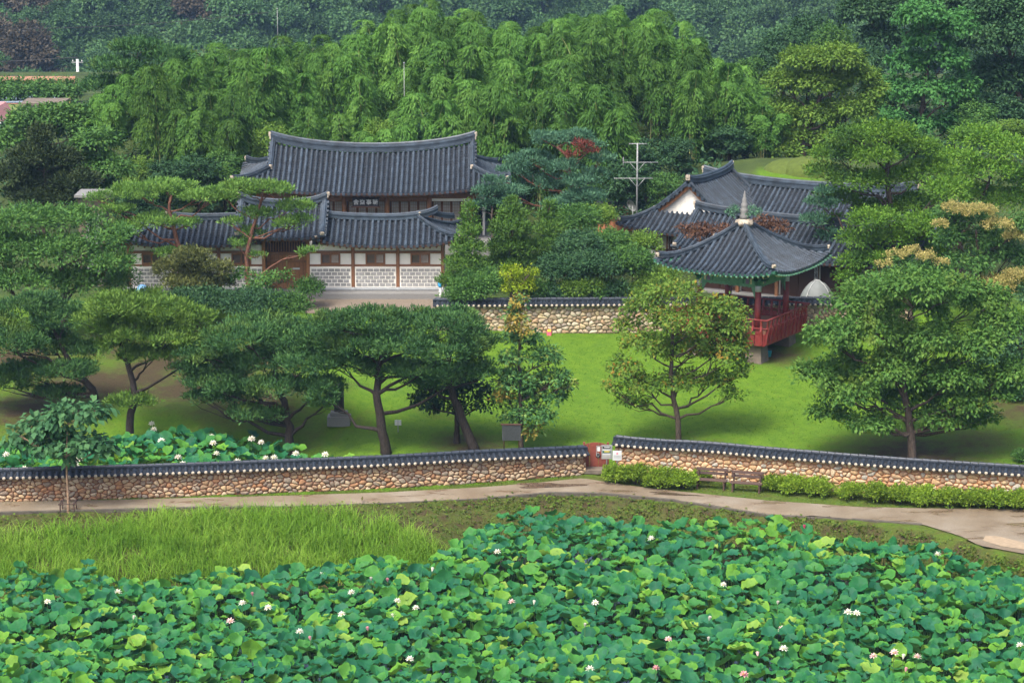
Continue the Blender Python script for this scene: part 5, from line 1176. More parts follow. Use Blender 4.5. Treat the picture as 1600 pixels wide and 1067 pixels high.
for r, Y in enumerate((400, 415, 432, 450, 470, 492, 516, 542, 570, 600, 635)):
    x = -.215*Y
    while x < .215*Y:
        px_ = 800+x/Y*4090
        
        z = float(hz(x, Y)); top = proj(x, Y, z+8)[1]
        if top < 230 and proj(x, Y, z+13)[1] > -60:
            o = thing('far_tree', '', 'tree', (x, Y+g.uniform(-2.5, 2.5), z), g.uniform(0, 6.28), 'far wood beyond the bamboo'); f, t = FAR[5 if (px_ < 300 and g.random() < .22) or g.random() < .02 else g.integers(5)]
            s = g.uniform(1.2, 1.8)
            for nm, me in (('crown', f), ('trunk', t)): q = obj(nm, me, o); q.scale = (s, s, s*g.uniform(.9, 1.25))
            o['row'] = r; fart.append(o)
        x += g.uniform(5.2, 7.6)
for r in range(11): order([o for o in fart if o['row'] == r], 'hazy tree of the far wood, rank '+nth(r+1)+' from below, %s from left')
for o in fart: del o['row']
# field crop on the left
cm_ = [];
for i, px_ in enumerate(range(-30, 118, 13)):
    for j, py_ in enumerate((150, 160)):
        p = G(px_+j*6, py_); V, F, rn = crown_arrays([(0, 0, .75, .5, .5, .75)], 'broad', np.random.default_rng(i*2+j), .8, 1.5)
        o = thing('crop_plant', '', 'plant', p, group='crop plants in the far field'); obj('leaves', mesh_np('leaves', V, F, LF['broad'], rn), o); part('stem', MB().tube([(0, 0, -.05), (0, 0, .9)], .03, 5), M['bark'], o); cm_.append(o)
order(cm_, 'small green crop plant in the far left field, %s from the left')

# ================================================================== lotus
def lotus_mat(name, use_attr):
    m, nt, b = mat(name); L = nt.links
    if use_attr: a = nt.nodes.new('ShaderNodeAttribute'); a.attribute_name = 'rnd'; src = a.outputs['Fac']
    else: a = nt.nodes.new('ShaderNodeObjectInfo'); src = a.outputs['Random']
    r = ramp(nt, [(0, (.012, .090, .046)), (.20, (.021, .124, .064)), (.40, (.017, .118, .040)), (.56, (.034, .158, .050)), (.72, (.054, .195, .036)), (.87, (.10, .25, .030)), (1, (.20, .31, .06))]); L.new(src, r.inputs[0])
    rd = nt.nodes.new('ShaderNodeAttribute'); rd.attribute_name = 'rad'
    n = noise(nt, 5, 3)
    r2 = ramp(nt, [(0, (1.3, 1.3, 1.0)), (.12, (.85, .88, .92)), (.75, (.98, .99, 1.0)), (1, (1.3, 1.22, .95))]); L.new(rd.outputs['Fac'], r2.inputs[0])  # pale centre spot; darker bowl and lighter rim paint the dish shading in
    mx = nt.nodes.new('ShaderNodeMix'); mx.data_type = 'RGBA'; mx.blend_type = 'MULTIPLY'; mx.inputs['Factor'].default_value = 1
    L.new(r.outputs[0], mx.inputs['A']); L.new(r2.outputs[0], mx.inputs['B'])
    g2 = ramp(nt, [(.3, (.8, .85, .8)), (.7, (1.15, 1.1, 1.1))]); L.new(n.outputs['Fac'], g2.inputs[0])
    m2 = nt.nodes.new('ShaderNodeMix'); m2.data_type = 'RGBA'; m2.blend_type = 'MULTIPLY'; m2.inputs['Factor'].default_value = 1
    L.new(mx.outputs['Result'], m2.inputs['A']); L.new(g2.outputs[0], m2.inputs['B'])
    L.new(m2.outputs['Result'], b.inputs['Base Color']); b.inputs['Roughness'].default_value = .55; b.inputs['Specular IOR Level'].default_value = .14
    tr = nt.nodes.new('ShaderNodeBsdfTranslucent')
    hs = nt.nodes.new('ShaderNodeMix'); hs.data_type = 'RGBA'; hs.inputs['Factor'].default_value = .4; hs.inputs['B'].default_value = (.16, .28, .03, 1)
    L.new(m2.outputs['Result'], hs.inputs['A']); L.new(hs.outputs['Result'], tr.inputs[0])
    ms = nt.nodes.new('ShaderNodeMixShader'); ms.inputs[0].default_value = .3
    L.new(b.outputs[0], ms.inputs[1]); L.new(tr.outputs[0], ms.inputs[2]); L.new(ms.outputs[0], nt.nodes['Material Output'].inputs[0]); return m
M['lotus'], M['lotus_one'] = lotus_mat('lotus_leaf', True), lotus_mat('lotus_leaf_single', False)
M['stalk'] = simple('lotus_stalk', (.06, .13, .03), .6, .2, 5, 0)
NS = 16
def lotus_template(seed):
    """dished round leaf with a wavy, slightly torn rim and radial ribs"""
    g = np.random.default_rng(seed); w = np.arange(NS)*2*pi/NS; V = [(0, 0, -.17)]; rad = [0]
    ph = g.uniform(0, 6.28, 4); el = g.uniform(.85, 1.1); dish = g.uniform(.0, .34); fold = g.choice([0, 0, .12, .3, .6], p=[.35, .25, .2, .12, .08])
    for q in (.5, 1.0):
        for i, a in enumerate(w):
            wob = 1+(.06*sin(3*a+ph[0])+.06*sin(5*a+ph[1])+g.normal()*.04)*q
            z = -.16+(.12+dish)*q**1.5+(.10*sin(2*a+ph[2])+.10*sin(4*a+ph[3])+(.075 if i % 2 else -.075))*q*q
            x, y = q*cos(a)*wob, q*sin(a)*wob*el
            z += fold*abs(y)*q; y *= 1-fold*.55*q
            V.append((x, y, z)); rad.append(q)
    F = [(0, 1+i, 1+(i+1) % NS) for i in range(NS)]
    for r in range(1):
        for i in range(NS):
            a, b = 1+r*NS+i, 1+r*NS+(i+1) % NS; F += [(a, a+NS, b+NS), (a, b+NS, b)]
    return np.array(V), np.array(F), np.array(rad)
LT = [lotus_template(i) for i in range(16)]
def rot_mats(yaw, tx, ty):
    cz, sz = np.cos(yaw), np.sin(yaw); cx, sx = np.cos(tx), np.sin(tx); cy, sy = np.cos(ty), np.sin(ty); o = np.zeros_like(yaw); i = o+1
    Rz = np.stack([cz, -sz, o, sz, cz, o, o, o, i], -1).reshape(-1, 3, 3); Rx = np.stack([i, o, o, o, cx, -sx, o, sx, cx], -1).reshape(-1, 3, 3); Ry = np.stack([cy, o, sy, o, i, o, -sy, o, cy], -1).reshape(-1, 3, 3)
    return Rx @ Ry @ Rz
def lotus_field(name, label, spots, zmean, g, top_n, one_label, group, zvar=.38):
    """spots: x, y; the top_n leaves that show largest become things of their own"""
    n = len(spots); x, y = spots[:, 0], spots[:, 1]
    und = .16*np.sin(x*.55+y*.3)+.14*np.sin(y*.8-x*.35)+.1*np.sin(x*1.7+y*1.1)
    hgt = g.random(n); z = zmean+und+zvar*(hgt-.5); r = g.uniform(.17, .37, n)*(.8+.35*hgt)
    yaw = g.uniform(0, 6.28, n); tl = np.where(g.random(n) < .16, 2.0, 1.0); tx = g.normal(size=n)*.32*tl+.17; ty = g.normal(size=n)*.32*tl
    RM = rot_mats(yaw, tx, ty); ti = g.integers(0, len(LT), n); col = g.random(n)
    col = np.clip(np.where(hgt < .3, col*1.0, col*.9)+.08*np.sin(x*.4+y*.5), 0, 1)
    sc = []
    for i in range(n):
        q = proj(x[i], y[i], z[i]); sc.append(r[i]*q[2]*(1 if (-5 < q[0] < 1605 and q[1] < 1062) else 0)*(.6+.6*hgt[i]))
    top = set(np.argsort(-np.array(sc))[:top_n].tolist()); VV, FF, RR, RD = [], [], [], []; off = 0; st = MB()
    for t, (V, F, rd) in enumerate(LT):
        idx = np.array([i for i in np.nonzero(ti == t)[0] if i not in top])
        if len(idx):
            W = np.einsum('nij,kj->nki', RM[idx], V)*r[idx][:, None, None]+np.stack([x, y, z], -1)[idx][:, None]
            VV.append(W.reshape(-1, 3)); m = len(V); FF.append((F[None]+(np.arange(len(idx))*m)[:, None, None]+off).reshape(-1, 3)); off += m*len(idx)
            RR.append(np.repeat(col[idx], len(F))); RD.append(np.tile(rd, len(idx)))
    tag(obj(name, mesh_np(name, np.concatenate(VV), np.concatenate(FF), M['lotus'], np.concatenate(RR), False, {'rad': np.concatenate(RD)})), label, None, kind='stuff')
    # stalks of the mass
    sv, sf = [], []
    for i in range(n):
        if i in top or i % 2: continue
        b = np.array([x[i]+g.normal()*.12, y[i]+g.normal()*.12, -.1]); t_ = np.array([x[i], y[i], z[i]-.04]); o = len(sv)
        for p in (b, t_):
            for k in range(3): sv.append((p[0]+.014*cos(2.1*k), p[1]+.014*sin(2.1*k), p[2]))
        for k in range(3): sf.append((o+k, o+(k+1) % 3, o+3+(k+1) % 3, o+3+k))
    tag(obj('lotus_stalks', MB().add(sv, sf).mesh('lotus_stalks', M['stalk'])), 'green stalks under the lotus leaves', None, kind='stuff')
    mes = {}; out = []
    for i in sorted(top):
        t = int(ti[i])
        if t not in mes:
            V, F, rd = LT[t]; mes[t] = mesh_np('lotus_leaf', V, F, M['lotus_one'], None, False, {'rad': rd})
        o = obj('lotus_leaf', mes[t], None, (x[i], y[i], z[i])); 
        from mathutils import Matrix
        o.rotation_euler = Matrix(RM[i].tolist()).to_euler(); o.scale = (r[i],)*3
        inv = np.linalg.inv(RM[i]); d_ = inv @ np.array([g.normal()*.1, g.normal()*.1, -z[i]-.1])/r[i]
        part('stalk', MB().tube([(0, 0, -.1), tuple(d_*.5+np.array([.05, .03, 0])), tuple(d_)], .035, 5, False), M['stalk'], o)
        tag(o, one_label, 'lotus leaf', group); out.append(o)
    return out
def spread(x0, x1, y0, y1, step, inside, g):
    P_ = []
    ny = int((y1-y0)/step)
    for j in range(ny):
        for i in range(int((x1-x0)/step)):
            x = x0+(i+.5*(j % 2)+g.uniform(-.42, .42))*step; y = y0+(j+g.uniform(-.42, .42))*step
            if inside(x, y): P_.append((x, y))
    return np.array(P_)
g = np.random.default_rng(21)
def in_big(x, y):
    lim = np.interp(x, QX, QY)-.15+.25*sin(x*1.3)+(.7*sin(x*.9)+.5*sin(x*2.1+1) if x < -3.2 else 0)
    return y < lim and abs(x) < .21*y+1.5
spots = spread(-26, 26, 84.5, 112, .385, in_big, g)
nearest = lotus_field('lotus_leaves', 'dense mass of lotus leaves covering the big pond', spots, 1.10, g, 260, 'broad lotus leaf in the nearest rows of the big pond', 'lotus leaves nearest the camera')
def in_small(x, y):
    yw = np.interp(x, WX, WY); d = y-yw; lim = np.interp(x, [-30, -22, -16, -13, -10, -7.5, -6], [10, 10, 11, 9.5, 6.5, 3, .5]); return 1.0 < d < lim and x > -27
spots2 = spread(-28, -5.5, 112, 127, .42, in_small, g)
lotus_field('small_pond_leaves', 'lotus leaves crowding the small pond behind the wall', spots2, 1.65, g, 40, 'lotus leaf standing in the small pond behind the wall', 'largest lotus leaves of the small pond', .55)
# flowers
M['petal_white'] = foliage('white_lotus_petal', [(.78, .76, .66)], trans=.25, obrand=.04); M['petal_pink'] = foliage('pink_lotus_petal', [(.72, .36, .40)], trans=.25, obrand=.15); M['petal_blush'] = foliage('blush_lotus_petal', [(.80, .58, .56)], trans=.25, obrand=.08)
M['petal_red'] = foliage('deep_pink_lotus_petal', [(.60, .09, .17)], trans=.25)
def petals(openness, n=(4, 6, 7)):
    mb = MB()
    for ring, k in enumerate(n):
        for i in range(k):
            w = 2*pi*(i+.5*ring)/k+random.uniform(-.1, .1); tilt = R(18+ring*26)*openness+R(6); L = .165-.008*ring; prof = []
            for t, wd in ((0, .012), (.35, .034), (.65, .036), (1, .004)):
                cu = tilt*(.55+.6*t); rr = .012+L*t*sin(cu); zz = L*t*cos(cu)*1.0
                prof.append((rr, zz, wd))
            vs = []
            for rr, zz, wd in prof:
                for s in (-1, 0, 1): vs.append((cos(w)*(rr+(.010 if s else 0)*-1)-sin(w)*wd*s, sin(w)*(rr-(.010 if s else 0))+cos(w)*wd*s, zz+(.012 if s else 0)))
            mb.add(vs, [(j*3+c, j*3+c+1, j*3+3+c+1, j*3+3+c) for j in range(3) for c in range(2)])
    return mb
FLM = {}
for nm, mt in (('white', 'petal_white'), ('pink', 'petal_pink'), ('blush', 'petal_blush'), ('red', 'petal_red')):
    FLM[nm, 1] = petals(1.0).mesh('petals', M[mt], True); FLM[nm, 0] = petals(.18, (4, 5, 5)).mesh('petals', M[mt], True)
pod = MB().lathe([(.005, .02), (.03, .03), (.038, .07), (.035, .078), (.002, .078)], n=10).mesh('seed_pod', M['yellow'], True)
fl = [(74, 936, 'white', 1), (184, 921, 'white', 1), (360, 966, 'blush', 1), (379, 938, 'white', 1), (419, 945, 'white', 1), (395, 925, 'pink', 0), (208, 961, 'white', 0), (500, 894, 'white', 1), (534, 955, 'white', 1), (549, 921, 'white', 1), (468, 982, 'white', 1), (485, 994, 'pink', 0), (575, 979, 'pink', 0), (606, 903, 'pink', 0), (580, 901, 'white', 0), (620, 934, 'white', 1), (650, 945, 'white', 1), (613, 958, 'white', 1), (640, 1025, 'white', 1), (675, 887, 'white', 0), (777, 858, 'white', 1), (1018, 837, 'white', 1), (800, 936, 'blush', 1), (834, 938, 'white', 0), (930, 937, 'white', 1), (914, 973, 'white', 0), (922, 1041, 'white', 1), (1044, 994, 'blush', 1), (1025, 1039, 'pink', 1), (1162, 1049, 'pink', 1), (1108, 963, 'white', 0), (1107, 995, 'white', 0), (1130, 909, 'white', 1), (1184, 1019, 'blush', 0), (1257, 820, 'red', 0), (1404, 851, 'pink', 0), (1465, 862, 'white', 1), (1215, 938, 'white', 0), (1222, 978, 'blush', 1), (1325, 952, 'white', 1), (1338, 953, 'white', 1), (1224, 1009, 'white', 1), (1365, 1020, 'blush', 1), (1397, 1015, 'blush', 1), (1433, 1022, 'blush', 1), (1415, 1043, 'pink', 0), (1411, 1023, 'white', 0), (1594, 1003, 'white', 1)]
fs_ = [(237, 658), (240, 667), (252, 685), (331, 678), (333, 688), (338, 705), (278, 711), (285, 721), (393, 682), (408, 687), (371, 717), (415, 712), (428, 711), (462, 705), (118, 722), (123, 714), (10, 706), (38, 728), (508, 706)]
big, small = [], []
for px_, py_, c, op in fl+[(a, b_, 'white', 1) for a, b_ in fs_]:
    sm = py_ < 740; z = 2.15 if sm else 1.58; p = P(px_, py_+3, z); s = (1.25 if sm else 1.1)*random.uniform(.9, 1.12)
    o = thing('lotus_flower', '', 'lotus flower', (p[0], p[1], 0 if not sm else .6), random.uniform(0, 6), 'lotus flowers in the small pond' if sm else 'lotus flowers in the big pond'); hh = z-(0 if not sm else .6)
    q = obj('petals', FLM[c, op], o, (0, 0, hh-.08)); q.scale = (s,)*3; q.rotation_euler = (random.uniform(-.25, .25), random.uniform(-.25, .25), 0)
    if op: q2 = obj('seed_pod', pod, o, (0, 0, hh-.08)); q2.scale = (s,)*3
    part('stalk', MB().tube([(.05, .04, -.1), (.02, -.02, hh*.5), (0, 0, hh-.07)], .014, 5), M['stalk'], o)
    o['c'] = ('deep pink' if c == 'red' else c)+(' open' if op else ' closed'); (small if sm else big).append(o)
for k_ in sorted({o['c'] for o in big}): order([o for o in big if o['c'] == k_], k_+(' lotus bloom' if 'open' in k_ else ' lotus bud')+' in the big pond, %s of its kind from the left')
order(small, 'white lotus bloom in the small pond behind the wall, %s from the left')
for o in big+small: del o['c']
# ================================================================== grasses
def blades(spots, hmin, hmax, w, bend, m, name, label, rnd=None, nseg=3, seed=3):
    g = np.random.default_rng(seed); n = len(spots); x, y = spots[:, 0], spots[:, 1]; z = hz(x, y)-.02; h = g.uniform(hmin, hmax, n); a = g.uniform(0, 2*pi, n); b = g.uniform(.15, 1, n)*bend*h
    d = np.stack([np.cos(a), np.sin(a), 0*a], -1); s = np.stack([-np.sin(a), np.cos(a), 0*a], -1); P0 = np.stack([x, y, z], -1); rows = []
    for j in range(nseg+1):
        t = j/nseg; c = P0+d*(b*t**2)[:, None]+np.array([0, 0, 1])*(h*(t-.28*t**3*np.minimum(1, b/h*1.6)))[:, None]; ww = (w*(1-t**1.5)*.5+.0015)*g.uniform(.7, 1.3, n)[:, None]
        rows += [c-s*ww, c+s*ww]
    V = np.stack(rows, 1).reshape(-1, 3); k = 2*(nseg+1); base = (np.arange(n)*k)[:, None, None]
    F = (np.array([[2*j, 2*j+1, 2*j+3, 2*j+2] for j in range(nseg)])[None]+base).reshape(-1, 4)
    r = np.repeat(g.random(n) if rnd is None else rnd, nseg)
    return tag(obj(name, mesh_np(name, V, F, m, r)), label, None, kind='stuff')
LF['reed'] = foliage('tall_marsh_grass', [(.07, .175, .015), (.115, .245, .022), (.175, .315, .034), (.24, .35, .065)], trans=.35, obrand=0)
LF['weed'] = foliage('bank_weeds', [(.040, .085, .012), (.070, .125, .016), (.105, .165, .022), (.10, .085, .03)], trans=.3, obrand=0)
LF['turf'] = foliage('lawn_grass', [(.034, .086, .006), (.052, .115, .008), (.075, .14, .011)], trans=.3, obrand=0)
g = np.random.default_rng(31)
def px_poly(poly):
    P_ = np.array(poly, float)
    def f(px_, py_):
        n = len(P_); ins = False; j = n-1
        for i in range(n):
            if (P_[i, 1] > py_) != (P_[j, 1] > py_) and px_ < (P_[j, 0]-P_[i, 0])*(py_-P_[i, 1])/(P_[j, 1]-P_[i, 1])+P_[i, 0]: ins = not ins
            j = i
        return ins
    return f
reed_zone = px_poly([(-200, 848), (0, 842), (120, 832), (250, 814), (420, 804), (540, 806), (600, 824), (650, 845), (730, 893), (700, 905), (450, 910), (200, 914), (0, 924), (-200, 930)])
def scatter_px(fn, x0, x1, y0, y1, n, g):
    out = []
    while len(out) < n:
        x = g.uniform(x0, x1); y = g.uniform(y0, y1); q = proj(x, y, float(hz(x, y)))
        if fn(q[0], q[1]): out.append((x, y))
    return np.array(out)
# clumped: seeds, then blades round them
sd_ = scatter_px(reed_zone, -28, 0, 98, 112, 950, g)
rs = np.repeat(sd_, 24, 0)+g.normal(size=(950*24, 2))*.26
keep = rs[:, 1] < np.interp(rs[:, 0], PX, PY)-.7; rs = rs[keep]
hv = .5+.5*np.sin(rs[:, 0]*.6+rs[:, 1]*.9)
blades(rs, .35, 1.1, .032, 1.25, LF['reed'], 'marsh_grass', 'tall bright green grass on the pond margin', np.clip(.35*g.random(len(rs))+.4*np.repeat(g.random(950), 24)[keep]+.25*hv, 0, 1), 3)
# bank weeds between path and pond, verge below the walls
def bank_ok(x, y): return np.interp(x, QX, QY)-.3 < y < np.interp(x, PX, PY)-.12
bp = []
while len(bp) < 15000:
    x = g.uniform(-27, 27); lo, hi = np.interp(x, QX, QY)-.3, np.interp(x, PX, PY)-.12; y = g.uniform(lo, hi)
    if sin(x*1.9+y*2.3)+sin(x*.8-y*3.1)+g.normal()*.8 > -1.1: bp.append((x, y))
blades(np.array(bp), .07, .24, .030, .8, LF['weed'], 'bank_weeds', 'low weeds and grass on the pond bank', None, 2, 4)
wp = np.array([p for p in np.array(bp)[::2]]); wp = wp+g.normal(size=wp.shape)*.1; wz = hz(wp[:, 0], wp[:, 1])+g.uniform(.02, .16, len(wp)); C = np.c_[wp, wz]
V, F = leaf_quads(C, unit(g.normal(size=C.shape)*np.array([1, 1, .3])), unit(g.normal(size=C.shape)*.4+np.array([0, -.2, 1.])), g.uniform(.10, .24, len(C)), g.uniform(.06, .14, len(C)))
tag(obj('bank_leaves', mesh_np('bank_leaves', V, F, LF['weed'], g.random(len(C)))), 'broad-leaved weeds creeping over the pond bank', None, kind='stuff')
vp = []
while len(vp) < 7000:
    x = g.uniform(-27, 27); yw = np.interp(x, WX, WY); y = yw-abs(g.normal())*.35-.02
    if x > 3 and x < 5: continue
    if x > 5: y = yw-g.uniform(.05, 2.3)
    q = proj(x, y, 1.3); fy = np.interp(q[0], [0, 450, 750, 910, 1010, 1200, 1440, 1600], [788, 777, 764, 750, 764, 784, 797, 800])
    if q[1] < fy+g.uniform(-1, 3): vp.append((x, y))
blades(np.array(vp), .04, .13, .022, .7, LF['weed'], 'verge_grass', 'thin grass along the foot of the walls', None, 2, 5)
lp = []
while len(lp) < 34000:
    y = g.uniform(113, 141); x = g.uniform(-27, 27); d = y-np.interp(x, WX, WY)
    if d > .35 and (x > -9 or d > 7):
        e = max([a*math.exp(-((x-sx)**2+(y-sy)**2)/(r*r)) for sx, sy, r, a in SOIL])
        if e < .35+g.random()*.3: lp.append((x, y))
blades(np.array(lp), .04, .11, .028, .8, LF['turf'], 'lawn_grass', 'short mown grass of the lawn', None, 1, 6)
# fallen leaves on the lawn
fp = np.array([(x, y, float(hz(x, y))+.05) for x, y in (np.stack([g.uniform(-6, 24, 900), g.uniform(117, 139, 900)], -1)) if y > np.interp(x, WX, WY)+.6])
V, F = leaf_quads(fp, unit(np.c_[g.normal(size=(len(fp), 2)), np.zeros(len(fp))]), np.tile([0, 0, 1.], (len(fp), 1)), g.uniform(.07, .15, len(fp)), g.uniform(.05, .09, len(fp)))
tag(obj('fallen_leaves', mesh_np('fallen_leaves', V, F, foliage('fallen_leaf', [(.05, .035, .02), (.10, .07, .02), (.03, .04, .015)]), g.random(len(fp)))), 'brown fallen leaves scattered over the lawn', None, kind='stuff')
# undergrowth on the hill
up = np.stack([g.uniform(-46, 46, 22000), g.uniform(161, 215, 22000)], -1)
up = up[~((up[:, 0] > 14) & (up[:, 0] < 26) & (up[:, 1] > 163) & (up[:, 1] < 176))]
C = np.c_[up, hz(up[:, 0], up[:, 1])+g.uniform(.1, .9, len(up))]
V, F = leaf_quads(C, unit(g.normal(size=C.shape)+np.array([0, 0, .3])), unit(g.normal(size=C.shape)*.4+np.array([0, 0, 1.])), g.uniform(.3, .6, len(C)), g.uniform(.15, .3, len(C)))
tag(obj('undergrowth', mesh_np('undergrowth', V, F, LF['dark'], g.random(len(C)))), 'dark leafy undergrowth on the hillside', None, kind='stuff')

# ================================================================== azalea hedge along the right wall
hd = [(962, 742, 22, 17), (992, 742, 24, 18), (1030, 748, 24, 18), (1066, 750, 24, 17), (1096, 742, 16, 11), (1150, 740, 14, 10), (1208, 755, 20, 14), (1240, 758, 24, 15), (1280, 761, 25, 16), (1330, 768, 20, 15), (1368, 770, 24, 17), (1405, 773, 22, 17), (1442, 775, 25, 18), (1482, 778, 25, 18), (1520, 778, 24, 17), (1558, 780, 25, 18), (1594, 782, 25, 18), (1632, 784, 25, 18)]
hs = [shrub('azalea_shrub', '', *q, LF['azalea'], group='azalea shrubs along the right wall') for q in hd]
order(hs, 'rounded yellow-green azalea shrub along the right wall, %s from the left')
shrub('azalea_shrub', 'small dark shrub inside the wall at the right edge', 1596, 712, 14, 12, LF['broad'])

# ================================================================== small things
def flat_sign(name, label, px_, ptop, pbot, pground, wpx, mp, m, post='metal', rows=0, two=False, Y=None, rz=0):
    gnd = G(px_, pground) if Y is None else (A(px_, pground, Y)[0], Y, float(hz(A(px_, pground, Y)[0], Y))); s = proj(*gnd)[2]; o = thing(name, label, 'sign', gnd, rz)
    zt, zb = A(px_, ptop, gnd[1])[2]-gnd[2], A(px_, pbot, gnd[1])[2]-gnd[2]; w = wpx/s
    for xx in ((-w*.4, w*.4) if two else (0,)): part('post', MB().tube([(xx, .03, -.2), (xx, .03, (zt+zb)/2), (xx, .03, zt-.02)], .028, 8), M[post], o, True)
    p = part('panel', MB().box((0, 0, (zt+zb)/2), (w, .035, zt-zb), 0, .006), m, o); return o, p, w, zt, zb
# red door between the walls
def red_door():
    b0 = A(931, 738, 117.55); gz = float(hz(b0[0], 117.2)); s = proj(b0[0], 117.55, gz)[2]; o = thing('red_door', 'red wooden door with arched top between the two stone walls', 'door', (b0[0], 117.55, gz), R(-4)); w = 33/s
    zt = A(931, 691, 117.55)[2]-gz; z0 = .22
    part('threshold', MB().box((0, -.25, .10), (w+.5, .8, .22), 0, .02), M['concrete'], o)
    for k, (a, b_) in enumerate(((-w/2, -w*.30), (-w*.30, w*.12), (w*.12, w/2))):
        n = 6; top = [(a+.006+(b_-a-.012)*i/n, zt-.10*((a+(b_-a)*i/n)/(w/2))**2) for i in range(n+1)]
        part('door_board', MB().prism([(a+.006, z0), (b_-.006, z0)]+top[::-1], -.03-.012*(k % 2), .03), M['red_door'], o)
    part('frame', MB().box((-w/2-.06, 0, zt*.5+.06), (.11, .14, zt-.1), 0, .01), M['red_door'], o)
    part('frame', MB().box((w/2+.06, 0, zt*.5+.06), (.11, .14, zt-.1), 0, .01), M['red_door'], o)
    lk = part('hasp', MB().lathe([(.002, 0), (.10, .0), (.11, .02), (.002, .04)], n=12), M['black'], o, True); lk.rotation_euler = (pi/2, 0, 0); lk.location = (w*.10, -.05, zt*.55)
    part('pull_ring', MB().tube([(w*.10+.05*cos(t), -.10, zt*.58+.10*sin(t)) for t in np.linspace(0, 2*pi, 13)], .012, 5), M['metal'], o, True)
red_door()
o, p, w, zt, zb = flat_sign('notice_sign', 'grey steel notice sign with printed panels in front of the red door', 948, 695, 717, 741, 17, None, M['metal'], Y=116.9)
for k, (c, z, h_) in enumerate((('black', .82, .14), ('white_paint', .66, .06), ('jade', .52, .13), ('white_paint', .34, .07), ('paper', .22, .05), ('paper', .10, .05))):
    bx('print_band', M[c], p, (-.02, -.022, zb+(zt-zb)*z), (w*.72, .006, (zt-zb)*h_))
for k, z in enumerate((.84, .54)): bx('print_line', M['white_paint' if k == 0 else 'yellow'], p, (0, -.027, zb+(zt-zb)*z), (w*.5, .004, (zt-zb)*.05))
bx('bracket_frame', M['metal'], o, (-w*.72, .02, zt-.06), (w*.5, .03, .03)); bx('bracket_frame', M['metal'], o, (-w*.95, .02, zt-.30), (.03, .03, .5)); bx('lamp_plate', M['white_paint'], o, (-w*.75, .0, zt-.2), (.14, .03, .2))
o, p, w, zt, zb = flat_sign('notice_sign', 'small white rules sign on a single post at the hedge end', 964, 704, 719, 742, 14, None, M['white_paint'], Y=116.4)
bx('print_mark', M['pink'], p, (0, -.022, zb+(zt-zb)*.72), (w*.16, .006, (zt-zb)*.18))
for k in range(4): bx('print_line', M['metal'], p, (0, -.022, zb+(zt-zb)*(.5-.1*k)), (w*.8, .006, .012))
# benches
def bench(px_, py_, label):
    b0 = G(px_, py_); o = thing('bench', label, 'bench', b0, R(-14), 'wooden benches below the right wall'); W = 1.5
    for i in range(3): bx('seat_slat', M['bench'], o, (0, -.16+i*.15, .42), (W, .13, .045), 0, .008)
    for i in range(2): part('back_slat', MB().box((0, .30+.03*i, .66+i*.17), (W, .04, .14), 0, .008, rx=R(-10)), M['bench'], o)
    for s in (-1, 1):
        bx('leg', M['bench'], o, (s*.62, -.18, .20), (.08, .08, .42), 0, .008); bx('leg', M['bench'], o, (s*.62, .22, .42), (.08, .08, .85), 0, .008)
        bx('seat_rail', M['bench'], o, (s*.62, .0, .375), (.06, .46, .05), 0, .006)
bench(1111, 763, 'dark wooden bench by the hedge, nearer the red door'); bench(1166, 768, 'dark wooden bench by the hedge, farther from the red door')
# roofed notice board inside the wall
o, p, w, zt, zb = flat_sign('notice_board', 'dark grey notice board on two posts inside the wall', 799, 664, 688, 702, 29, None, M['dark_stone'], 'wood_dark', two=True, Y=118.6)
bx('board_frame', M['wood_dark'], o, (0, 0, zt+.03), (w+.12, .10, .07), 0, .01); bx('sheet', simple('notice_print', (.035, .04, .04), .5, .3, 20, 0), p, (0, -.022, (zt+zb)/2), (w*.86, .006, (zt-zb)*.86))
o, p, w, zt, zb = flat_sign('marker_sign', 'small twin white plate marker on the mown mound', 622, 656, 664, 675, 10, None, M['metal'])
for s in (-1, 1): bx('plate', M['white_paint'], o, (s*w*.28, -.03, (zt+zb)/2), (w*.46, .02, zt-zb))
flat_sign('marker_sign', 'small grey plate sign beside the gravel court', 470, 497, 508, 520, 9, None, M['white_paint'], Y=139.0)
bx_ = G(497, 505)
tag(part('stump_post', MB().lathe([(.09, -.1), (.085, .42), (.07, .45)], n=10), M['wood_dark'], None), 'short dark post by the gravel court', 'post').location = bx_
# stone monument
m0 = G(530, 660); o = thing('stone_monument', 'dark upright stone monument on a stepped granite base', 'monument', m0); s = proj(*m0)[2]
bx('lower_base', M['granite'], o, (0, 0, .12), (1.15, .8, .5), 0, .02); bx('upper_base', M['granite'], o, (0, 0, .47), (.85, .6, .22), 0, .03)
hh = A(530, 600, m0[1])[2]-m0[2]; part('slab', MB().box((0, 0, .58+(hh-.58)/2), (.50, .28, hh-.58), 0, .03), M['dark_stone'], o); bx('inscription_panel', M['black'], o, (0, -.145, .58+(hh-.58)/2), (.36, .012, (hh-.58)*.8))
# young tree's support frame
t0 = G(107, 803); o = thing('tree_support', 'dark timber frame staking the young tree', 'tree stake', t0)
for a, b_ in ((-1, -1), (1, -1), (1, 1), (-1, 1)): part('stake', MB().tube([(a*.33, b_*.33, -.2), (a*.31, b_*.31, .3), (a*.30, b_*.30, .62)], .03, 6), M['bench'], o, True)
for k in range(4):
    a = k*pi/2; part('cross_bar', MB().tube([(.36*cos(a)-.36*sin(a), .36*sin(a)+.36*cos(a), .55), (.30*cos(a), .30*sin(a), .55), (.36*cos(a)+.36*sin(a), .36*sin(a)-.36*cos(a), .55)], .025, 6), M['bench'], o, True)
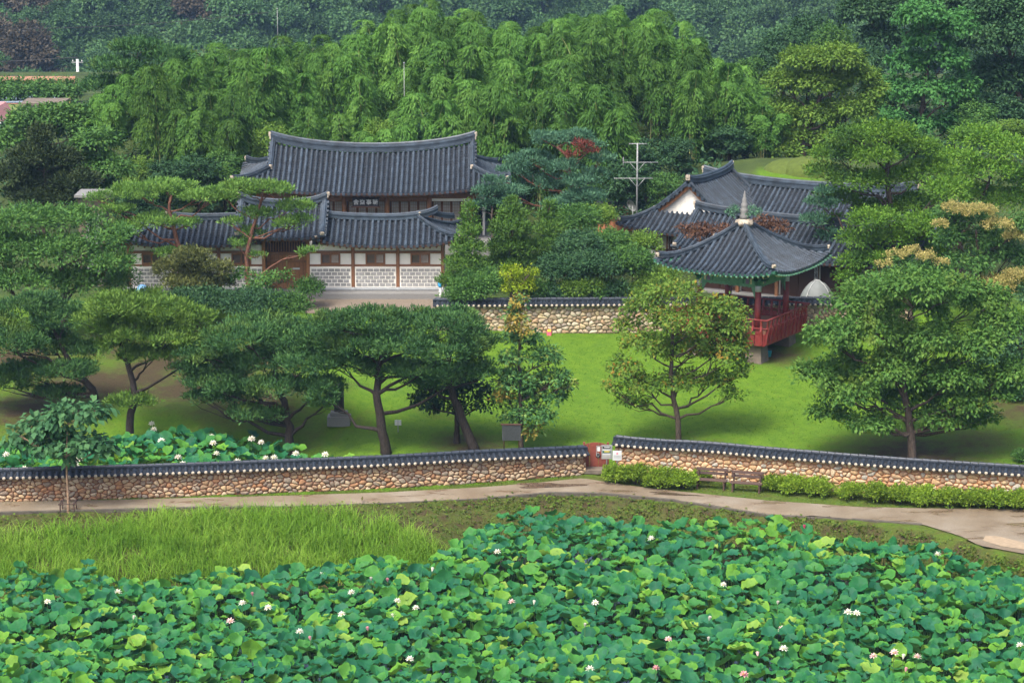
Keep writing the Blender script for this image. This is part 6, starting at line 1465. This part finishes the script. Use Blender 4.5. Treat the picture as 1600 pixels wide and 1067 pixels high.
# tent behind the upper wall
tp = A(1277, 437, 144.2); tx, tz = tp[0], float(hz(tp[0], 144.2)); o = thing('tent', 'pale dome tent behind the upper wall by the lettered post', 'tent', (tx, 144.2, tz)); H = tp[2]-tz; Rr = .98
vs, fs = [], []; nr, nc = 8, 16
for i in range(nr+1):
    t = i/nr
    for k in range(nc):
        w_ = 2*pi*k/nc; rr = Rr*(1-t**2.2)**.6*(1+.035*cos(4*w_)); vs.append((rr*cos(w_)*1.05, rr*sin(w_), H*t))
fs = [(i*nc+k, i*nc+(k+1) % nc, (i+1)*nc+(k+1) % nc, (i+1)*nc+k) for i in range(nr) for k in range(nc)]
part('canopy', MB().add(vs, fs), M['tent'], o, True)
for q in (0, 1):
    pts = [(Rr*1.07*(1-t**2.2)**.6*cos(w0)*1.03, Rr*1.05*(1-t**2.2)**.6*sin(w0), H*t+.01) for w0, ts in (((.785+q*pi/2), np.linspace(0, .98, 8)), ((.785+q*pi/2+pi), np.linspace(.98, 0, 8))) for t in ts]
    part('tent_pole', MB().tube(pts, .014, 5), M['white_paint'], o, True)
dv = [(Rr*(1-t**2.2)**.6*1.05*cos(-pi/2+a)*.999, Rr*1.05*(1-t**2.2)**.6*sin(-pi/2+a), H*t) for t, a in ((.02, -.02), (.02, .16), (.55, .03))]
part('door_flap', MB().add([(x*1.0, y-.02, z) for x, y, z in dv], [(0, 1, 2)]), M['dark_stone'], o)
# blue bucket and bag under the pavilion
q = G(1201, 557); o = thing('bucket', 'turquoise bucket on the grass under the pavilion', 'bucket', q); part('pail', MB().lathe([(.13, 0), (.17, .30), (.18, .31), (.16, .30), (.12, .03)], n=14), M['teal'], o, True); part('handle', MB().tube([(.17*cos(t), 0, .30+.12*sin(t)) for t in np.linspace(0, pi, 9)], .008, 5), M['metal'], o, True)
q = G(1195, 558); o = thing('bag', 'pale blue bag slumped beside the turquoise bucket', 'bag', (q[0]-.12, q[1], q[2])); part('body', MB().lathe([(.02, 0), (.13, .02), (.15, .12), (.10, .22), (.04, .26), (.01, .27)], n=10), M['tent'], o, True); part('tie', MB().lathe([(.045, .24), (.06, .27), (.03, .32), (.002, .32)], n=8), M['blue'], o, True)
# yellow and pink box at the foot of the upper wall
q = A(858, 516, 140.55); o = thing('wall_foot_box', 'small yellow and pink box at the foot of the upper wall', 'box', (q[0], 140.5, float(hz(q[0], 140.5))))
part('case', MB().box((0, 0, .16), (.26, .16, .38), 0, .03), M['pink'], o); part('lid', MB().box((0, -.01, .27), (.24, .16, .16), 0, .03), M['yellow'], o)
# blue-topped white post and stacked tiles at the wall's left end
q = G(688, 476); o = thing('valve_post', 'white post with blue cap by the gravel court', 'post', q); part('post', MB().lathe([(.08, -.1), (.08, 1.05)], n=12), M['white_paint'], o, True); part('cap', MB().lathe([(.12, 1.05), (.13, 1.12), (.13, 1.28), (.09, 1.33)], n=14), M['blue'], o, True); part('vent', MB().lathe([(.03, 1.33), (.05, 1.38), (.01, 1.42)], n=8), M['metal'], o, True)
# television aerial and dish behind the gable house
Ya = 159.6; q = A(995, 330, Ya); gz = float(hz(q[0], Ya)); o = thing('aerial', 'tall television aerial mast with crossbars behind the tiled wing', 'antenna', (q[0], Ya, gz))
zz = lambda py_: A(995, py_, Ya)[2]-gz; s = proj(q[0], Ya, gz+6)[2]
part('mast', MB().tube([(0, 0, 0), (0, 0, zz(280)), (0, 0, zz(224))], .055, 8), M['metal'], o, True)
for py_, x0, x1 in ((225, -13, 14), (254, -22, 32), (279, -36, 24)):
    part('crossbar', MB().tube([(x0/s, 0, zz(py_)), (0, 0, zz(py_)), (x1/s, 0, zz(py_))], .03, 6), M['metal'], o, True)
    if py_ > 230:
        for sg in (-1, 1): part('brace', MB().tube([(sg*12/s, 0, zz(py_)), (sg*6/s, 0, zz(py_+7)), (0, 0, zz(py_+14))], .022, 5), M['metal'], o, True)
    for k in range(6):
        xx = (x0+(x1-x0)*k/5)/s; part('element', MB().tube([(xx, -.35, zz(py_)), (xx, 0, zz(py_)), (xx, .35, zz(py_))], .012, 5), M['metal'], o)
part('dipole', MB().tube([(-22/s, 0, zz(262)), (-22/s, 0, zz(254)), (-22/s, 0, zz(246))], .025, 6), M['metal'], o, True)
q = A(987, 322, 161); gz = float(hz(q[0], 161)); o = thing('satellite_dish', 'grey satellite dish left of the gable wing', 'satellite dish', (q[0], 161, gz)); zc_ = q[2]-gz
ds = part('reflector', MB().lathe([(.01, .10), (.2, .07), (.38, -.0), (.40, -.005), (.2, .05), (.01, .08)], n=18), M['metal'], o, True); ds.location = (0, 0, zc_); ds.rotation_euler = (R(-70), 0, R(-50))
part('pole', MB().tube([(.1, .1, 0), (.1, .1, zc_*.5), (.05, .05, zc_)], .03, 6), M['metal'], o, True); part('feed_arm', MB().tube([(0, 0, zc_-.25), (-.3, -.25, zc_-.15), (-.42, -.35, zc_)], .02, 5), M['metal'], o, True)
# clay garden wall behind
a, b_ = A(935, 330, 162.5), A(992, 330, 163.5); gz = float(hz(a[0], 163)); o = thing('clay_wall', 'short orange clay wall with tile cap left of the gable wing', 'wall', ((a[0]+b_[0])/2, 163, gz)); L_ = b_[0]-a[0]; zt = A(960, 321, 163)[2]-gz
bx('wall_body', M['mortar_orange'], o, (0, 0, zt/2), (L_, .4, zt)); part('cap', MB().sweep([(-.45, 0), (.45, 0), (.42, .07), (.1, .26), (-.1, .26), (-.42, .07)], [(-L_/2-.1, 0, zt), (0, 0, zt), (L_/2+.1, 0, zt)]), M['tile_dark'], o)
for k in range(int(L_/.3)): part('tile_plug', MB().box((-L_/2+.15+k*.3, -.44, zt+.03), (.14, .05, .10), 0, .02), M['lime'], o)
# weeds growing beside the pavilion finial
for px_, lab in ((1147, 'green weed tuft left of the pavilion finial'), (1177, 'green weed tuft right of the pavilion finial')):
    p = A(px_, 333, 137.2); g2 = np.random.default_rng(px_); o = thing('weed_tuft', lab, 'weed', (p[0], p[1], p[2]-.55)); V, F, rn = crown_arrays([(0, 0, .55, .36, .36, .38)], 'shrub', g2, .7, 1.0); obj('leaves', mesh_np('leaves', V, F, LF['pine_blue'], rn), o); part('stem', MB().tube([(0, 0, -.2), (0, 0, .5)], .02, 5), M['bark'], o)
# burial mound
tm = A(1262, 258, 168); o = obj('grave_mound', None)
bpy.data.objects.remove(o)
vs = []; nr, nc = 7, 24; gz = float(hz(tm[0], 169))
for i in range(nr+1):
    t = i/nr
    for k in range(nc): w_ = 2*pi*k/nc; rr = 2.1*cos(t*pi/2)**.8; vs.append((rr*cos(w_), rr*sin(w_), 1.15*sin(t*pi/2)-.2))
mm = MB().add(vs, [(i*nc+k, i*nc+(k+1) % nc, (i+1)*nc+(k+1) % nc, (i+1)*nc+k) for i in range(nr) for k in range(nc)]).mesh('grave_mound', simple('mound_turf', (.060, .088, .012), .9, .25, 5, .5, .04), True)
for px_, k in ((1270, 'rounded grass burial mound behind the right-hand houses'), (1238, 'lower grass burial mound left of the rounded one')):
    q = A(px_, 268, 168+(1270-px_)*.03); o = obj('grave_mound', mm, None, (q[0], q[1], float(hz(q[0], q[1]))-(.35 if px_ < 1250 else 0))); tag(o, k, 'mound')
# utility pole and wires, flag mast
q = A(122, 128, 284); gz = float(hz(q[0], 284)); zt = A(122, 93, 284)[2]-gz; o = thing('utility_pole', 'pale concrete utility pole above the far field', 'utility pole', (q[0], 284, gz))
part('shaft', MB().tube([(0, 0, -.3), (0, 0, zt*.5), (0, 0, zt)], [.2, .18, .14], 10), M['white_paint'], o, True); bx('cross_arm', M['metal'], o, (0, 0, zt-.35), (1.3, .1, .1)); 
for sx in (-.5, 0, .5): part('insulator', MB().lathe([(.04, 0), (.07, .08), (.03, .2)], (sx, 0, zt-.28), 8), M['white_paint'], o, True)
wz = gz+zt-.1
o = tag(obj('overhead_wire', MB().tube([(q[0]-40+40*t, 284+6*(1-t), wz+.3-1.2*sin(pi*t)*.8) for t in np.linspace(0, 1, 14)], .035, 4).mesh('overhead_wire', M['black'])), 'thin overhead wire running to the utility pole', 'wire')
a, b_ = A(-60, 46, 300), A(420, 20, 312)
tag(obj('overhead_wire', MB().tube([(a[0]+(b_[0]-a[0])*t, a[1]+(b_[1]-a[1])*t, a[2]+(b_[2]-a[2])*t-.6*sin(pi*t)) for t in np.linspace(0, 1, 16)], .035, 4).mesh('overhead_wire', M['black'])), 'high overhead wire crossing before the far wood', 'wire')
for px_, p0, p1, Y_, lab in ((632, 100, 185, 172.5, 'slim pale mast standing in the bamboo above the hall'), (434, 15, 60, 214, 'thin grey mast at the top of the bamboo grove')):
    q = A(px_, p1, Y_); gz = float(hz(q[0], Y_)); zt = A(px_, p0, Y_)[2]-gz; o = thing('mast', lab, 'mast', (q[0], Y_, gz)); part('pole', MB().tube([(0, 0, -.2), (0, 0, zt*.5), (0, 0, zt)], [.035, .025, .018], 8), M['metal'], o, True); part('tip', MB().lathe([(.05, zt), (.06, zt+.06), (.005, zt+.12)], n=8), M['metal'], o, True)
# farmhouse at the far left and a pale shed
q = A(-92, 200, 205); gz = float(hz(q[0], 205)); o = thing('farmhouse', 'pink and white farm building at the far left edge', 'building', (q[0], 205, gz)); zt = A(0, 170, 205)[2]-gz
bx('wall', M['plaster'], o, (.5, 2, (zt-.9)/2), (7, 4, zt-.9)); part('roof', MB().prism([(-4, zt-1.0), (5, zt-1.0), (4.4, zt), (-3.6, zt)], -.6, 4.6), simple('faded_pink_sheet_roof', (.42, .19, .18), .6, .12, 2), o); bx('window', M['glass'], o, (2.4, -.02, (zt-.9)*.55), (1.1, .06, .8)); bx('roof_edge', M['white_paint'], o, (.5, -.62, zt-1.03), (9.1, .06, .2))
q = A(66, 190, 203); o = thing('white_shed', 'white building glimpsed through the trees at left', 'building', (q[0], 203, gz)); zt = A(75, 165, 203)[2]-gz; bx('wall', M['granite_pale'], o, (0, 1.5, zt/2), (3.0, 3, zt)); bx('roof', M['concrete'], o, (0, 1.5, zt+.1), (3.4, 3.6, .2)); bx('door', M['metal'], o, (1.2, -.02, zt*.4), (1, .06, zt*.7))
q = A(142, 340, 150); gz = float(hz(q[0], 150)); zt = A(142, 306, 150)[2]-gz; o = thing('shed', 'pale shed with flat roof beside the left wing', 'shed', (q[0], 150, gz)); bx('wall', M['concrete'], o, (0, 1, zt/2-.1), (1.5, 2, zt-.2)); bx('roof', M['granite'], o, (.15, .9, zt), (2.1, 2.5, .14)); bx('door', M['metal'], o, (.1, -.03, zt*.42), (.8, .06, zt*.75))
q = A(222, 440, 146.4); gz = float(hz(q[0], 146.4)); o = thing('blue_tarp', 'small blue covered heap by the left wing', 'tarp', (q[0], 146.4, gz)); part('cover', MB().lathe([(.5, -.1), (.46, .35), (.36, .75), (.18, .98), (.01, 1.02)], n=12), simple('pale_blue_tarp', (.16, .34, .55), .5, .15, 4, .3, .03), o, True); part('tie', MB().lathe([(.475, .30), (.49, .33), (.47, .36)], n=12), M['black'], o)

# ================================================================== the air
hb = MB().box((0, 445, 35), (1000, 950, 160)); hz_me = hb.mesh('haze')
hm = bpy.data.materials.new('haze_air'); hm.use_nodes = True; nt = hm.node_tree
for n_ in list(nt.nodes):
    if n_.type != 'OUTPUT_MATERIAL': nt.nodes.remove(n_)
pv = nt.nodes.new('ShaderNodeVolumePrincipled'); pv.inputs['Color'].default_value = (.40, .66, 1, 1); pv.inputs['Density'].default_value = .00014; pv.inputs['Anisotropy'].default_value = .1
nt.links.new(pv.outputs[0], [n_ for n_ in nt.nodes if n_.type == 'OUTPUT_MATERIAL'][0].inputs['Volume'])
hz_me.materials.append(hm); tag(obj('haze', hz_me), kind='stuff')
for o in COL.objects:
    if o.parent is None and o.type in ('MESH', 'EMPTY') and 'category' in o.keys() and 'kind' not in o.keys(): o['kind'] = 'thing'
